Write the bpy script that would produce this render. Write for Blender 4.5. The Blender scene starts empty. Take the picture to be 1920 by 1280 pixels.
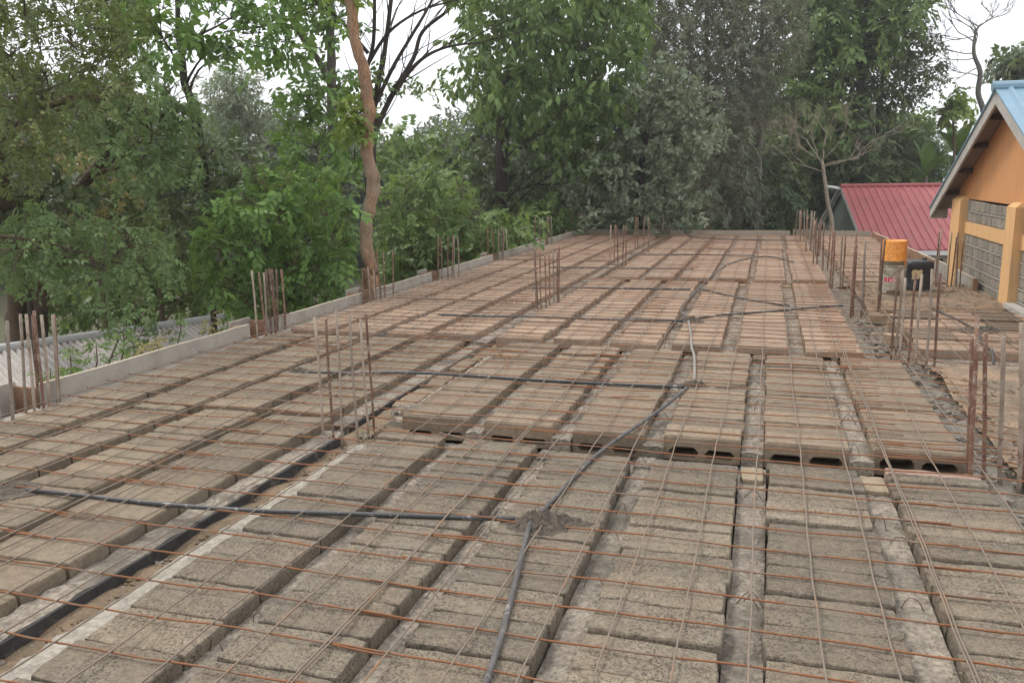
import bpy, math, random
import numpy as np
from mathutils import Vector, Matrix
from math import sin, cos, pi, radians, hypot, atan2

random.seed(7)
rng = np.random.default_rng(7)
scene = bpy.context.scene
col = scene.collection

# ------------------------------------------------------------------ camera
CAM_H = 1.5
FOC, PIT, YAW, ROL = 1584.43, 0.191372, 0.293265, -0.012726     # focal length in photo pixels (1920 wide)
_fw = np.array([-sin(YAW)*cos(PIT), cos(YAW)*cos(PIT), -sin(PIT)])
_r = np.array([cos(YAW), sin(YAW), 0.0])
_u = np.cross(_r, _fw)
RIGHT = cos(ROL)*_r + sin(ROL)*_u
UP = -sin(ROL)*_r + cos(ROL)*_u
cam_d = bpy.data.cameras.new('camera')
cam = bpy.data.objects.new('camera', cam_d)
col.objects.link(cam)
cam_d.sensor_width = 36.0
cam_d.lens = 36.0*FOC/1920.0
cam_d.clip_start = 0.05
cam_d.clip_end = 2000
cam.matrix_world = Matrix(((RIGHT[0], UP[0], -_fw[0], 0), (RIGHT[1], UP[1], -_fw[1], 0), (RIGHT[2], UP[2], -_fw[2], CAM_H), (0, 0, 0, 1)))
scene.camera = cam

# ------------------------------------------------------------------ sky, sun, exposure
SUN_EL, SUN_AZ = 56.0, -62.0            # azimuth measured clockwise from +y (negative: from the left, beyond the slab)
world = bpy.data.worlds.new('World')
scene.world = world
world.use_nodes = True
wt = world.node_tree
wt.nodes.clear()
w_out = wt.nodes.new('ShaderNodeOutputWorld')
w_bg = wt.nodes.new('ShaderNodeBackground')
w_bg.inputs['Strength'].default_value = 0.1
w_sky = wt.nodes.new('ShaderNodeTexSky')
w_sky.sky_type = 'NISHITA'
w_sky.sun_disc = False
w_sky.sun_elevation = radians(SUN_EL)
w_sky.sun_rotation = radians(SUN_AZ)
w_sky.dust_density = 3.0
w_tc = wt.nodes.new('ShaderNodeTexCoord')
w_noise = wt.nodes.new('ShaderNodeTexNoise')
w_noise.inputs['Scale'].default_value = 2.2
w_noise.inputs['Detail'].default_value = 5
w_map = wt.nodes.new('ShaderNodeMapRange')
w_map.inputs['From Min'].default_value = 0.3
w_map.inputs['From Max'].default_value = 0.7
w_map.inputs['To Min'].default_value = 0.74
w_map.inputs['To Max'].default_value = 0.95
w_mix = wt.nodes.new('ShaderNodeMix')
w_mix.data_type = 'RGBA'
w_mix.inputs['B'].default_value = (12.6, 12.9, 13.4, 1)          # cloud layer
wt.links.new(w_tc.outputs['Generated'], w_noise.inputs['Vector'])
wt.links.new(w_noise.outputs['Fac'], w_map.inputs['Value'])
wt.links.new(w_map.outputs['Result'], w_mix.inputs['Factor'])
wt.links.new(w_sky.outputs['Color'], w_mix.inputs['A'])
wt.links.new(w_mix.outputs['Result'], w_bg.inputs['Color'])
wt.links.new(w_bg.outputs['Background'], w_out.inputs['Surface'])

sun_d = bpy.data.lights.new('sun', 'SUN')
sun_d.energy = 1.5
sun_d.angle = radians(14)
sun_d.color = (1.0, 0.95, 0.87)
sun = bpy.data.objects.new('sun', sun_d)
col.objects.link(sun)
_sd = Vector((sin(radians(SUN_AZ))*cos(radians(SUN_EL)), cos(radians(SUN_AZ))*cos(radians(SUN_EL)), sin(radians(SUN_EL))))
sun.rotation_euler = (-_sd).to_track_quat('-Z', 'Y').to_euler()

scene.view_settings.view_transform = 'Standard'
scene.view_settings.look = 'None'
scene.view_settings.exposure = 0.42
scene.view_settings.gamma = 1.0
scene.view_settings.use_curve_mapping = False

HAZE = 0.0011

# ------------------------------------------------------------------ helpers
def ray(px, py):
    a, b = (px-960)/FOC, -(py-640)/FOC
    return _fw + a*RIGHT + b*UP

def W(px, py, D):
    """point at horizontal distance D from the viewpoint, in the direction of a photo position"""
    d = ray(px, py)
    t = D/hypot(d[0], d[1])
    return np.array([0, 0, CAM_H]) + d*t

class MB:
    def __init__(self):
        self.v, self.f, self.m = [], [], []
    def add(self, vs, fs, mi=0):
        o = len(self.v)
        self.v.extend([tuple(map(float, p)) for p in vs])
        self.f.extend([tuple(i+o for i in f) for f in fs])
        self.m.extend([mi]*len(fs))
        return self
    def box(self, x0, x1, y0, y1, z0, z1, mi=0):
        vs = [(x0, y0, z0), (x1, y0, z0), (x1, y1, z0), (x0, y1, z0), (x0, y0, z1), (x1, y0, z1), (x1, y1, z1), (x0, y1, z1)]
        fs = [(0, 3, 2, 1), (4, 5, 6, 7), (0, 1, 5, 4), (1, 2, 6, 5), (2, 3, 7, 6), (3, 0, 4, 7)]
        return self.add(vs, fs, mi)
    def tube(self, pts, rad, n=6, mi=0, cap=True):
        pts = [np.array(p, float) for p in pts]
        if not hasattr(rad, '__len__'): rad = [rad]*len(pts)
        vs, fs = [], []
        prev = None
        for i, p in enumerate(pts):
            t = pts[min(i+1, len(pts)-1)] - pts[max(i-1, 0)]
            t = t/(np.linalg.norm(t)+1e-9)
            if prev is None:
                a = np.array([0, 0, 1.0]) if abs(t[2]) < .9 else np.array([1.0, 0, 0])
            else: a = prev
            x = a - t*np.dot(a, t); x /= (np.linalg.norm(x)+1e-9)
            y = np.cross(t, x); prev = x
            for k in range(n):
                an = 2*pi*k/n
                vs.append(p + rad[i]*(cos(an)*x + sin(an)*y))
        for i in range(len(pts)-1):
            for k in range(n):
                fs.append((i*n+k, i*n+(k+1) % n, (i+1)*n+(k+1) % n, (i+1)*n+k))
        if cap:
            fs.append(tuple(range(n-1, -1, -1)))
            fs.append(tuple((len(pts)-1)*n+k for k in range(n)))
        return self.add(vs, fs, mi)
    def lathe(self, prof, n=24, c=(0, 0, 0), mi=0, cap=True):
        vs = [(c[0]+r*cos(2*pi*k/n), c[1]+r*sin(2*pi*k/n), c[2]+z) for r, z in prof for k in range(n)]
        fs = [(i*n+k, i*n+(k+1) % n, (i+1)*n+(k+1) % n, (i+1)*n+k) for i in range(len(prof)-1) for k in range(n)]
        if cap:
            fs.append(tuple(range(n-1, -1, -1)))
            fs.append(tuple((len(prof)-1)*n+k for k in range(n)))
        return self.add(vs, fs, mi)
    def mesh(self, name, mats, smooth=False):
        me = bpy.data.meshes.new(name)
        me.from_pydata(self.v, [], self.f)
        if not isinstance(mats, (list, tuple)): mats = [mats]
        for m in mats: me.materials.append(m)
        if len(mats) > 1: me.polygons.foreach_set('material_index', self.m)
        if smooth: me.polygons.foreach_set('use_smooth', [True]*len(self.f))
        me.update()
        return me
    def build(self, name, mats, parent=None, smooth=False):
        return link(name, self.mesh(name, mats, smooth), parent)

def link(name, data, parent=None, loc=None, rot=None):
    o = bpy.data.objects.new(name, data)
    col.objects.link(o)
    if parent is not None: o.parent = parent
    if loc is not None: o.location = loc
    if rot is not None: o.rotation_euler = rot
    return o

def tag(o, label=None, cat=None, group=None, kind=None):
    if label: o['label'] = label
    if cat: o['category'] = cat
    if group: o['group'] = group
    if kind: o['kind'] = kind
    return o

def thing(name, label, cat, loc=(0, 0, 0), rz=0, group=None):
    o = link(name, None, None, loc, (0, 0, rz))
    o.empty_display_size = .1
    return tag(o, label, cat, group)

# ------------------------------------------------------------------ materials
def new_mat(name):
    m = bpy.data.materials.new(name)
    m.use_nodes = True
    nt = m.node_tree
    return m, nt, nt.nodes['Principled BSDF']

def N(nt, typ, **kw):
    n = nt.nodes.new(typ)
    for k, v in kw.items():
        if k in n.inputs: n.inputs[k].default_value = v
        else: setattr(n, k, v)
    return n

def noise(nt, scale, detail=4, rough=.6, vec=None, dist=0.0):
    n = N(nt, 'ShaderNodeTexNoise', Scale=scale, Detail=detail, Roughness=rough, Distortion=dist)
    if vec is not None: nt.links.new(vec, n.inputs['Vector'])
    return n.outputs['Fac']

def maprange(nt, v, a, b, c=0.0, d=1.0):
    n = N(nt, 'ShaderNodeMapRange')
    for k, x in zip(('From Min', 'From Max', 'To Min', 'To Max'), (a, b, c, d)): n.inputs[k].default_value = x
    nt.links.new(v, n.inputs['Value'])
    return n.outputs['Result']

def mixc(nt, f, a, b, mode='MIX'):
    n = N(nt, 'ShaderNodeMix', data_type='RGBA', blend_type=mode)
    for sock, v in (('Factor', f), ('A', a), ('B', b)):
        s = n.inputs[sock]
        if isinstance(v, (int, float)): s.default_value = v
        elif isinstance(v, tuple): s.default_value = (*v, 1) if len(v) == 3 else v
        else: nt.links.new(v, s)
    return n.outputs['Result']

def math2(nt, op, a, b=None):
    n = N(nt, 'ShaderNodeMath', operation=op)
    for i, v in enumerate((a, b)):
        if v is None: continue
        if isinstance(v, (int, float)): n.inputs[i].default_value = v
        else: nt.links.new(v, n.inputs[i])
    return n.outputs[0]

def bump(nt, bsdf, h, strength=.4, dist=.01):
    n = N(nt, 'ShaderNodeBump', Strength=strength, Distance=dist)
    nt.links.new(h, n.inputs['Height'])
    nt.links.new(n.outputs['Normal'], bsdf.inputs['Normal'])

def pos(nt):
    return N(nt, 'ShaderNodeNewGeometry').outputs['Position']

def rnd(nt):
    """per-piece random value: the object's own plus a per-piece mesh attribute for joined pieces"""
    a = N(nt, 'ShaderNodeObjectInfo').outputs['Random']
    b = N(nt, 'ShaderNodeAttribute', attribute_name='rnd').outputs['Fac']
    return math2(nt, 'FRACT', math2(nt, 'ADD', a, b))

def mat_block(name, ca, cb, pit=.6, dust=.2, dustc=(.38, .22, .13), rough=.93):
    m, nt, b = new_mat(name)
    p = pos(nt)
    r = rnd(nt)
    c = mixc(nt, r, ca, cb)
    r2 = math2(nt, 'FRACT', math2(nt, 'MULTIPLY', r, 7.31))
    c = mixc(nt, 1.0, c, mixc(nt, r2, (.78, .78, .79), (1.13, 1.12, 1.1)), 'MULTIPLY')
    big = noise(nt, 3.3, 5, .65, p)
    c = mixc(nt, maprange(nt, big, .35, .7, 0, dust), c, dustc)
    mid = noise(nt, 26, 4, .6, p)
    c = mixc(nt, 1.0, c, mixc(nt, maprange(nt, mid, .3, .7), (.78, .77, .76), (1.14, 1.13, 1.11)), 'MULTIPLY')
    pits = noise(nt, 105, 2.5, .6, p, .9)
    pm = maprange(nt, pits, .52, .57)
    patch = maprange(nt, noise(nt, 5, 3, .6, p), .3, .58, .25, 1)
    pm = math2(nt, 'MULTIPLY', math2(nt, 'MULTIPLY', pm, patch), pit)
    c = mixc(nt, pm, c, (.072, .058, .045))
    fine = noise(nt, 260, 2, .6, p)
    c = mixc(nt, .5, c, mixc(nt, fine, (.55, .55, .55), (1.35, 1.35, 1.35)), 'MULTIPLY')
    nt.links.new(c, b.inputs['Base Color'])
    b.inputs['Roughness'].default_value = rough
    b.inputs['Specular IOR Level'].default_value = .25
    h = math2(nt, 'SUBTRACT', math2(nt, 'MULTIPLY', fine, .35), pm)
    h = math2(nt, 'ADD', h, math2(nt, 'MULTIPLY', mid, .6))
    bump(nt, b, h, .55, .006)
    return m

def mat_rough(name, ca, cb, scale=8, fine=150, rough=.92, bstr=.4, bdist=.006, extra=None, ex=(.55, .7, .8), escale=3, spec=.25, fstr=.6, grain=None):
    m, nt, b = new_mat(name)
    p = pos(nt)
    if grain:
        mp = N(nt, 'ShaderNodeMapping'); mp.inputs['Scale'].default_value = grain; nt.links.new(p, mp.inputs['Vector']); p = mp.outputs['Vector']
    n1 = noise(nt, scale, 5, .65, p)
    c = mixc(nt, maprange(nt, n1, .3, .7), ca, cb)
    n2 = noise(nt, fine, 3, .6, p)
    c = mixc(nt, fstr, c, mixc(nt, maprange(nt, n2, .25, .75), (.45, .45, .45), (1.45, 1.45, 1.45)), 'MULTIPLY')
    if extra:
        c = mixc(nt, maprange(nt, noise(nt, escale, 4, .6, p, .4), ex[0], ex[1], 0, ex[2]), c, extra)
    nt.links.new(c, b.inputs['Base Color'])
    b.inputs['Roughness'].default_value = rough
    b.inputs['Specular IOR Level'].default_value = spec
    bump(nt, b, math2(nt, 'ADD', n2, n1), bstr, bdist)
    return m

M = {}
M['block_near'] = mat_block('porous_grey_block', (.250, .210, .158), (.190, .164, .128), .85, .4, (.235, .168, .11))
M['block_tan'] = mat_block('tan_grey_block', (.268, .213, .155), (.226, .184, .137), .35, .45, (.265, .176, .11))
M['block_left'] = mat_block('olive_grey_block', (.242, .199, .144), (.203, .170, .126), .35, .45, (.24, .162, .103))
M['block_far'] = mat_block('reddish_dusty_block', (.362, .277, .205), (.312, .246, .186), .22, .5, (.37, .225, .145))
M['joist'] = mat_rough('joist_cement', (.37, .315, .25), (.20, .17, .135), 14, 48, extra=(.105, .09, .072), ex=(.47, .66, .85), escale=2.6, bstr=1.0, bdist=.016, fstr=.9)
M['joist_left'] = mat_rough('joist_cement_brown', (.22, .188, .148), (.17, .145, .115), 7, 130, extra=(.09, .078, .062), ex=(.55, .75, .6))
M['white_mortar'] = mat_rough('pale_mortar', (.38, .345, .285), (.25, .22, .18), 24, 60, extra=(.17, .14, .105), ex=(.55, .72, .7), escale=8)
M['soil_trench'] = mat_rough('trench_soil', (.24, .17, .108), (.16, .12, .08), 6, 90, extra=(.11, .09, .06), ex=(.52, .7, .8), bdist=.02)
M['under'] = mat_rough('dark_soffit', (.12, .105, .085), (.085, .075, .062), 4, 60)
M['sand'] = mat_rough('sandy_soil', (.34, .225, .145), (.215, .162, .112), 4.2, 60, extra=(.165, .135, .10), ex=(.46, .62, .85), escale=5, bstr=.7, bdist=.02)
M['rubble'] = mat_rough('rubble_mortar', (.26, .228, .185), (.17, .15, .122), 14, 90, bstr=.8, bdist=.012)
M['mortar_wet'] = mat_rough('wet_mortar', (.145, .115, .088), (.09, .074, .058), 18, 120, rough=.75, bstr=.9, bdist=.012)
M['black_face'] = mat_rough('black_bitumen_face', (.022, .0205, .019), (.045, .041, .037), 10, 140, rough=.8, extra=(.17, .14, .11), ex=(.54, .70, .7), escale=9, spec=.4)
M['cream_brick'] = mat_rough('cream_brick', (.33, .26, .18), (.26, .20, .135), 12, 120)
M['red_brick'] = mat_rough('reddish_block', (.36, .24, .19), (.29, .2, .16), 10, 120)
M['board'] = mat_rough('grey_formwork_board', (.37, .335, .285), (.29, .258, .218), 5, 70, rough=.85, extra=(.22, .18, .14), ex=(.55, .75, .6), escale=5, bstr=.2, fstr=.25)
M['board_far'] = mat_rough('pale_formwork_board', (.38, .315, .245), (.31, .25, .19), 5, 70, rough=.85)
M['board_edge'] = mat_rough('fresh_cut_edge', (.56, .48, .37), (.46, .38, .29), 9, 70)
M['board_brown'] = mat_rough('brown_plywood', (.30, .17, .10), (.22, .125, .075), 6, 60, rough=.8, extra=(.42, .33, .25), ex=(.56, .75, .7), escale=5)
M['rust'] = mat_rough('rust_orange_bar', (.30, .125, .055), (.205, .10, .055), 14, 300, rough=.9, extra=(.21, .165, .13), ex=(.52, .62, .85), escale=4, bstr=.2)
M['steel'] = mat_rough('dull_steel_bar', (.235, .178, .132), (.175, .135, .10), 14, 300, rough=.6, extra=(.32, .15, .06), ex=(.58, .70, .85), escale=4, bstr=.2, spec=.4)
M['tie_wire'] = mat_rough('rusty_wire', (.15, .085, .05), (.09, .06, .045), 14, 200)
M['conduit'] = mat_rough('black_conduit', (.03, .03, .032), (.05, .048, .047), 6, 90, rough=.45, extra=(.38, .35, .32), ex=(.60, .70, .8), escale=16, bstr=.1, spec=.5)
M['conduit_grey'] = mat_rough('cement_smeared_conduit', (.13, .118, .11), (.065, .062, .062), 16, 90, rough=.7, extra=(.34, .30, .26), ex=(.58, .70, .7), escale=12, bstr=.15)
M['conduit_white'] = mat_rough('white_smeared_conduit', (.31, .285, .25), (.20, .18, .16), 20, 90, rough=.6, extra=(.12, .11, .11), ex=(.6, .68, .8), escale=10)
M['ground'] = mat_rough('forest_floor', (.10, .085, .045), (.055, .065, .03), 1.2, 20, bdist=.05)

def mat_starter(name, c1, c2, splat, ex):
    m, nt, b = new_mat(name)
    p = pos(nt)
    c = mixc(nt, maprange(nt, noise(nt, 9, 4, .6, p), .35, .65), c1, c2)
    c = mixc(nt, maprange(nt, noise(nt, 22, 5, .7, p, .5), *ex), c, splat)
    r = N(nt, 'ShaderNodeObjectInfo').outputs['Random']
    c = mixc(nt, 1.0, c, mixc(nt, r, (.72, .72, .72), (1.2, 1.18, 1.15)), 'MULTIPLY')
    nt.links.new(c, b.inputs['Base Color'])
    b.inputs['Roughness'].default_value = .8
    mp = N(nt, 'ShaderNodeMapping')
    mp.inputs['Rotation'].default_value = (0.45, 0.3, 0)
    nt.links.new(p, mp.inputs['Vector'])
    wv = N(nt, 'ShaderNodeTexWave', Scale=24.0, bands_direction='Z')
    nt.links.new(mp.outputs['Vector'], wv.inputs['Vector'])
    bump(nt, b, wv.outputs['Fac'], .45, .003)
    return m
M['starter'] = mat_starter('rusty_ribbed_bar', (.125, .058, .04), (.205, .115, .072), (.35, .30, .25), (.52, .66, 0, .8))
M['starter_pale'] = mat_starter('cement_coated_bar', (.24, .185, .14), (.33, .27, .215), (.125, .065, .042), (.56, .68, 0, .8))

def mat_leaf(name, dark, light, trans=.3, rough=.5, spec=.35):
    m, nt, b = new_mat(name)
    a = N(nt, 'ShaderNodeAttribute', attribute_name='lc').outputs['Fac']
    c = mixc(nt, a, dark, light)
    nt.links.new(c, b.inputs['Base Color'])
    b.inputs['Roughness'].default_value = rough
    b.inputs['Specular IOR Level'].default_value = spec
    t = N(nt, 'ShaderNodeBsdfTranslucent')
    nt.links.new(mixc(nt, .5, c, (light[0]*1.25, light[1]*1.2, light[2]*.8)), t.inputs['Color'])
    mx = N(nt, 'ShaderNodeMixShader')
    mx.inputs[0].default_value = trans
    nt.links.new(b.outputs[0], mx.inputs[1])
    nt.links.new(t.outputs[0], mx.inputs[2])
    nt.links.new(mx.outputs[0], nt.nodes['Material Output'].inputs['Surface'])
    return m

def mat_plain(name, c, rough=.6, var=.12, scale=6, spec=.4, metal=0, c2=None, ex=(.5, .7, .6), streak=None):
    m, nt, b = new_mat(name)
    p = pos(nt)
    cc = mixc(nt, 1.0, c, mixc(nt, noise(nt, scale, 5, .6, p), (1-2*var,)*3, (1+2*var,)*3), 'MULTIPLY')
    if c2: cc = mixc(nt, maprange(nt, noise(nt, scale*1.7, 5, .65, p, .3), *ex[:2], 0, ex[2]), cc, c2)
    if streak:
        mp = N(nt, 'ShaderNodeMapping'); mp.inputs['Scale'].default_value = streak[1]; nt.links.new(p, mp.inputs['Vector'])
        cc = mixc(nt, maprange(nt, noise(nt, 1.0, 6, .7, mp.outputs['Vector']), .48, .72, 0, streak[2]), cc, streak[0])
    nt.links.new(cc, b.inputs['Base Color'])
    b.inputs['Roughness'].default_value = rough
    b.inputs['Specular IOR Level'].default_value = spec
    b.inputs['Metallic'].default_value = metal
    return m

# ================================================================== GROUND AND BASE
mb = MB()
g = 60
xs = np.linspace(-300, 300, g); ys = np.linspace(-60, 500, g)
vs = [(x, y, -3.2 + .15*sin(x*.31)*cos(y*.23)) for y in ys for x in xs]
fs = [(j*g+i, j*g+i+1, (j+1)*g+i+1, (j+1)*g+i) for j in range(g-1) for i in range(g-1)]
mb.add(vs, fs)
tag(mb.build('ground', M['ground']), kind='structure')

SX0, SX1, SY0, SY1 = -4.86, 2.66, 0.2, 22.45
mb = MB()
mb.box(SX0, SX1, SY0, SY1, -.34, -.2)                       # soffit plate of the floor
mb.box(SX0+.1, SX0+.3, SY0, SY1, -3.3, -.342)
mb.box(SX1-.3, SX1-.1, SY0, SY1, -3.3, -.342)
mb.box(SX0+.302, SX1-.302, SY1-.3, SY1-.1, -3.3, -.342)
tag(mb.build('floor_base', M['under']), kind='structure')

# ================================================================== BLOCK DECKS
def block_verts(w, d, h, rs, nx=7, ny=4, jit=.0028, top=.0022):
    """rounded, slightly ragged block with its top at z = 0"""
    per = []
    for i in range(nx): per.append((-w/2 + w*i/nx, -d/2))
    for i in range(ny): per.append((w/2, -d/2 + d*i/ny))
    for i in range(nx): per.append((w/2 - w*i/nx, d/2))
    for i in range(ny): per.append((-w/2, d/2 - d*i/ny))
    n = len(per)
    jx = [rs.uniform(-jit, jit) for _ in per]; jy = [rs.uniform(-jit, jit)*1.3 for _ in per]
    chip = [rs.random() < .10 for _ in per]
    vs = []
    for li, (z, ins) in enumerate(((-h, .002), (-.010, 0), (-.003, .002), (0, .006))):
        for k, (x, y) in enumerate(per):
            cx = ins + (.006 if chip[k] and li >= 1 else 0)
            corner = abs(abs(x)-w/2) < 1e-6 and abs(abs(y)-d/2) < 1e-6
            c2 = cx + (.004 if corner and li else 0)
            xx = x - math.copysign(min(abs(x), c2), x) if abs(x) > w/2-.03 else x
            yy = y - math.copysign(min(abs(y), c2), y) if abs(y) > d/2-.03 else y
            zz = z + (rs.uniform(-top, top) if li else 0) - (.004 if chip[k] and li == 3 else 0)
            vs.append((xx+jx[k]*(1 if li else .5), yy+jy[k]*(1 if li else .5), zz))
    fs = []
    for li in range(3):
        for k in range(n):
            fs.append((li*n+k, li*n+(k+1) % n, (li+1)*n+(k+1) % n, (li+1)*n+k))
    vs.append((0, 0, rs.uniform(-.0015, .0015)))
    for k in range(n): fs.append((3*n+k, 3*n+(k+1) % n, 4*n))
    return vs, fs

def hollow_verts(w, d, h, rs, hz1=-.05):
    """block whose front end (facing -y) shows two rounded cores"""
    vs, fs = [], []
    def V(x, y, z): vs.append((x+rs.uniform(-.0025, .0025), y+rs.uniform(-.0025, .0025), z+rs.uniform(-.002, .002))); return len(vs)-1
    f = -d/2
    xs_ = [-w/2, -.004, .004, w/2]
    # outer shell
    A = [V(-w/2, f, -h), V(w/2, f, -h), V(w/2, d/2, -h), V(-w/2, d/2, -h)]
    B = [V(-w/2, f, -.012), V(w/2, f, -.012), V(w/2, d/2, -.01), V(-w/2, d/2, -.01)]
    Cc = [V(-w/2+.008, f+.009, 0), V(w/2-.008, f+.009, 0), V(w/2-.008, d/2-.008, 0), V(-w/2+.008, d/2-.008, 0)]
    for k in range(1, 4): fs.append((A[k], A[(k+1) % 4], B[(k+1) % 4], B[k]))
    for k in range(1, 4): fs.append((B[k], B[(k+1) % 4], Cc[(k+1) % 4], Cc[k]))
    fs.append(tuple(Cc)); fs.append(tuple(reversed(A)))
    # front: bottom/top halves split in the middle
    m0, m1 = V(0, f, -h), V(0, f, -.012)
    t0 = V(0, f+.009, 0)
    fs.append((B[0], m1, t0, Cc[0])); fs.append((m1, B[1], Cc[1], t0))
    for (c0, c1, c2, c3, x0, x1) in ((A[0], m0, m1, B[0], -w/2+.033, -.018), (m0, A[1], B[1], m1, .018, w/2-.033)):
        z0, z1, ch = -h+.024-.01*rs.random(), hz1+rs.uniform(-.006, .006), rs.uniform(.016, .028)
        ring = [(x0+ch, z0), (x1-ch, z0), (x1, z0+ch), (x1, z1-ch), (x1-ch, z1), (x0+ch, z1), (x0, z1-ch), (x0, z0+ch)]
        o = [V(x, f, z) for x, z in ring]
        q = [V(x, f+min(.19, d*.9), z) for x, z in ring]
        fs += [(c0, c1, o[1], o[0]), (c1, o[2], o[1]), (c1, c2, o[3], o[2]), (c2, o[4], o[3]), (c2, c3, o[5], o[4]), (c3, o[6], o[5]), (c3, c0, o[7], o[6]), (c0, o[0], o[7])]
        for k in range(8): fs.append((o[k], o[(k+1) % 8], q[(k+1) % 8], q[k]))
        fs.append(tuple(q))
    return vs, fs

BW, BD, BH = .44, .222, .15
_rs = random.Random(3)
VARS = {}
def block_mesh(mat, w, hollow, i, d=BD):
    key = (mat, round(w, 3), hollow, i, round(d, 3))
    if key not in VARS:
        b = MB(); b.add(*(hollow_verts(w, d, BH, _rs, -.10+.0095*i) if hollow else block_verts(w, d, BH, _rs)))
        VARS[key] = b.mesh('concrete_block', M[mat])
    return VARS[key]

def joist_mesh(x0, x1, y0, y1, zt, rs, step=.06, rough=.007):
    ny = max(2, int((y1-y0)/step)); nx = 4
    vs, fs = [], []
    for j in range(ny+1):
        y = y0+(y1-y0)*j/ny
        row = [(x0, y, -.2)] + [(x0+(x1-x0)*i/nx, y, zt + rs.uniform(-rough, rough) - (.004 if i in (0, nx) else 0)) for i in range(nx+1)] + [(x1, y, -.2)]
        vs += row
    n = nx+3
    for j in range(ny):
        for i in range(n-1): fs.append((j*n+i, j*n+i+1, (j+1)*n+i+1, (j+1)*n+i))
    fs.append(tuple(range(n-1, -1, -1))); fs.append(tuple(ny*n+i for i in range(n)))
    return vs, fs

def wire_loop(parent, x, y, z, rs):
    b = MB()
    w, h, a = rs.uniform(.05, .10), rs.uniform(.035, .075), rs.uniform(-.5, .5)
    k = rs.random()
    pts = []
    for t in np.linspace(0, 1, 7):
        u = (t-.5)*w
        zz = h*(1-abs(2*t-1)**(1.2 if k < .5 else 2.4))
        pts.append((x+u*cos(a)+rs.uniform(-.004, .004), y+u*sin(a)+(.02*sin(t*5) if k > .7 else 0), z-.004+zz))
    b.tube(pts, .0019, 4)
    return b.build('wire_loop', M['tie_wire'], parent, True)

def deck(name, strips, y0, y1, mat, jmat, joists, individual=True, hollow_front=True, zt=-.06, pitch=.2285, loops=0, seed=1, skip=(), dark_far=None, axis='y'):
    """one bay of the floor: a soffit plate that carries rows of blocks between cement joists"""
    rs = random.Random(seed)
    xa, xb = min(s[0] for s in strips), max(s[1] for s in strips)
    b = MB(); b.box(xa-.02, xb+.02, y0+.03, y1-.03, -.199+seed*.0001, -.185+seed*.0002)
    root = b.build(name, M['under'])
    tag(root, kind='structure')
    jv = MB(); rn = []
    for si, (x0, x1) in enumerate(strips):
        y = y0+rs.uniform(-.02, .02); k = 0
        while y < y1-.1:
            w = (x1-x0)+rs.uniform(-.006, .004)
            d = min(pitch-.006, y1-y)
            if d < .09: break
            hol = hollow_front and k == 0
            cx, cy = (x0+x1)/2+rs.gauss(0, .005), y+d/2
            cz = rs.uniform(-.010, .005); rz = rs.gauss(0, .010); rx = rs.gauss(0, .016); ry = rs.gauss(0, .006)
            if (si, k) not in skip:
                if individual:
                    full = abs(d-(pitch-.006)) < .004
                    me = block_mesh(mat, x1-x0, hol, si if hol else rs.randrange(10 if full else 2), BD if full else round(d, 2))
                    link('concrete_block', me, root, (cx, cy, cz), (rx, ry, rz))
                else:
                    vs, fs = hollow_verts(w, d, BH, rs) if hol else block_verts(w, d, BH, rs, 2, 1)
                    R = Matrix.Translation((cx, cy, cz)) @ Matrix.Rotation(rz, 4, 'Z') @ Matrix.Rotation(rx, 4, 'X')
                    jv.add([R @ Vector(p) for p in vs], fs); rn += [rs.random()]*len(vs)
            y += pitch + max(0, rs.gauss(-.001, .004)); k += 1
    if not individual:
        me = jv.mesh('concrete_blocks', M[mat])
        at = me.attributes.new('rnd', 'FLOAT', 'POINT'); at.data.foreach_set('value', rn)
        o = link('concrete_block', me, root); tag(o, kind='stuff')
    for (x0, x1) in joists:
        b = MB(); b.add(*joist_mesh(x0, x1, y0-.05, y1+.05, zt, rs, .09 if individual else .5))
        j = b.build('joist', M[jmat], root)
        if loops:
            for _ in range(int((y1-y0)*loops)):
                wire_loop(j, rs.uniform(x0+.03, x1-.03), rs.uniform(y0, y1), zt, rs)
    return root

def mid_strips(x0, pitch, w, n): return [(x0+i*pitch, x0+i*pitch+w) for i in range(n)]
def gaps(st): return [(st[i][1]+.002, st[i+1][0]-.002) for i in range(len(st)-1)]

S1 = [(-2.175, -1.765), (-1.645, -1.205), (-1.09, -.65), (-.53, -.085), (.05, .50), (.64, 1.10)]
S2 = [(-2.225, -1.765), (-1.655, -1.21), (-1.09, -.655), (-.53, -.09), (.035, .49), (.62, 1.08)]
S3 = [(-2.46, -2.02), (-1.90, -1.46), (-1.345, -.91), (-.79, -.36), (-.215, .22), (.365, .83)]
S4 = [(-2.29, -1.86), (-1.755, -1.32), (-1.225, -.79), (-.685, -.25), (-.15, .29), (.385, .86)]
LS1 = [(-4.66, -4.22), (-4.10, -3.72), (-3.58, -3.18), (-3.075, -2.625)]
LS2 = [(-4.70, -4.27), (-4.17, -3.735), (-3.64, -3.23), (-3.12, -2.70)]
d1 = deck('front_block_floor', S1, .95, 4.5, 'block_near', 'joist', gaps(S1), loops=2.2, seed=1, hollow_front=False)
d2 = deck('second_block_floor', S2, 4.85, 7.4, 'block_tan', 'joist', gaps(S2), loops=2.0, seed=2)
d3 = deck('third_block_floor', S3, 7.64, 12.5, 'block_far', 'joist', gaps(S3), loops=1.2, seed=3)
d4 = deck('rear_block_floor', S4, 12.85, 17.9, 'block_far', 'joist', gaps(S4), individual=False, seed=4)
d5 = deck('rear_block_floor', [(a+.03, b+.03) for a, b in S4], 18.15, 22.2, 'block_far', 'joist', gaps([(a+.03, b+.03) for a, b in S4]), individual=False, seed=5)
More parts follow.
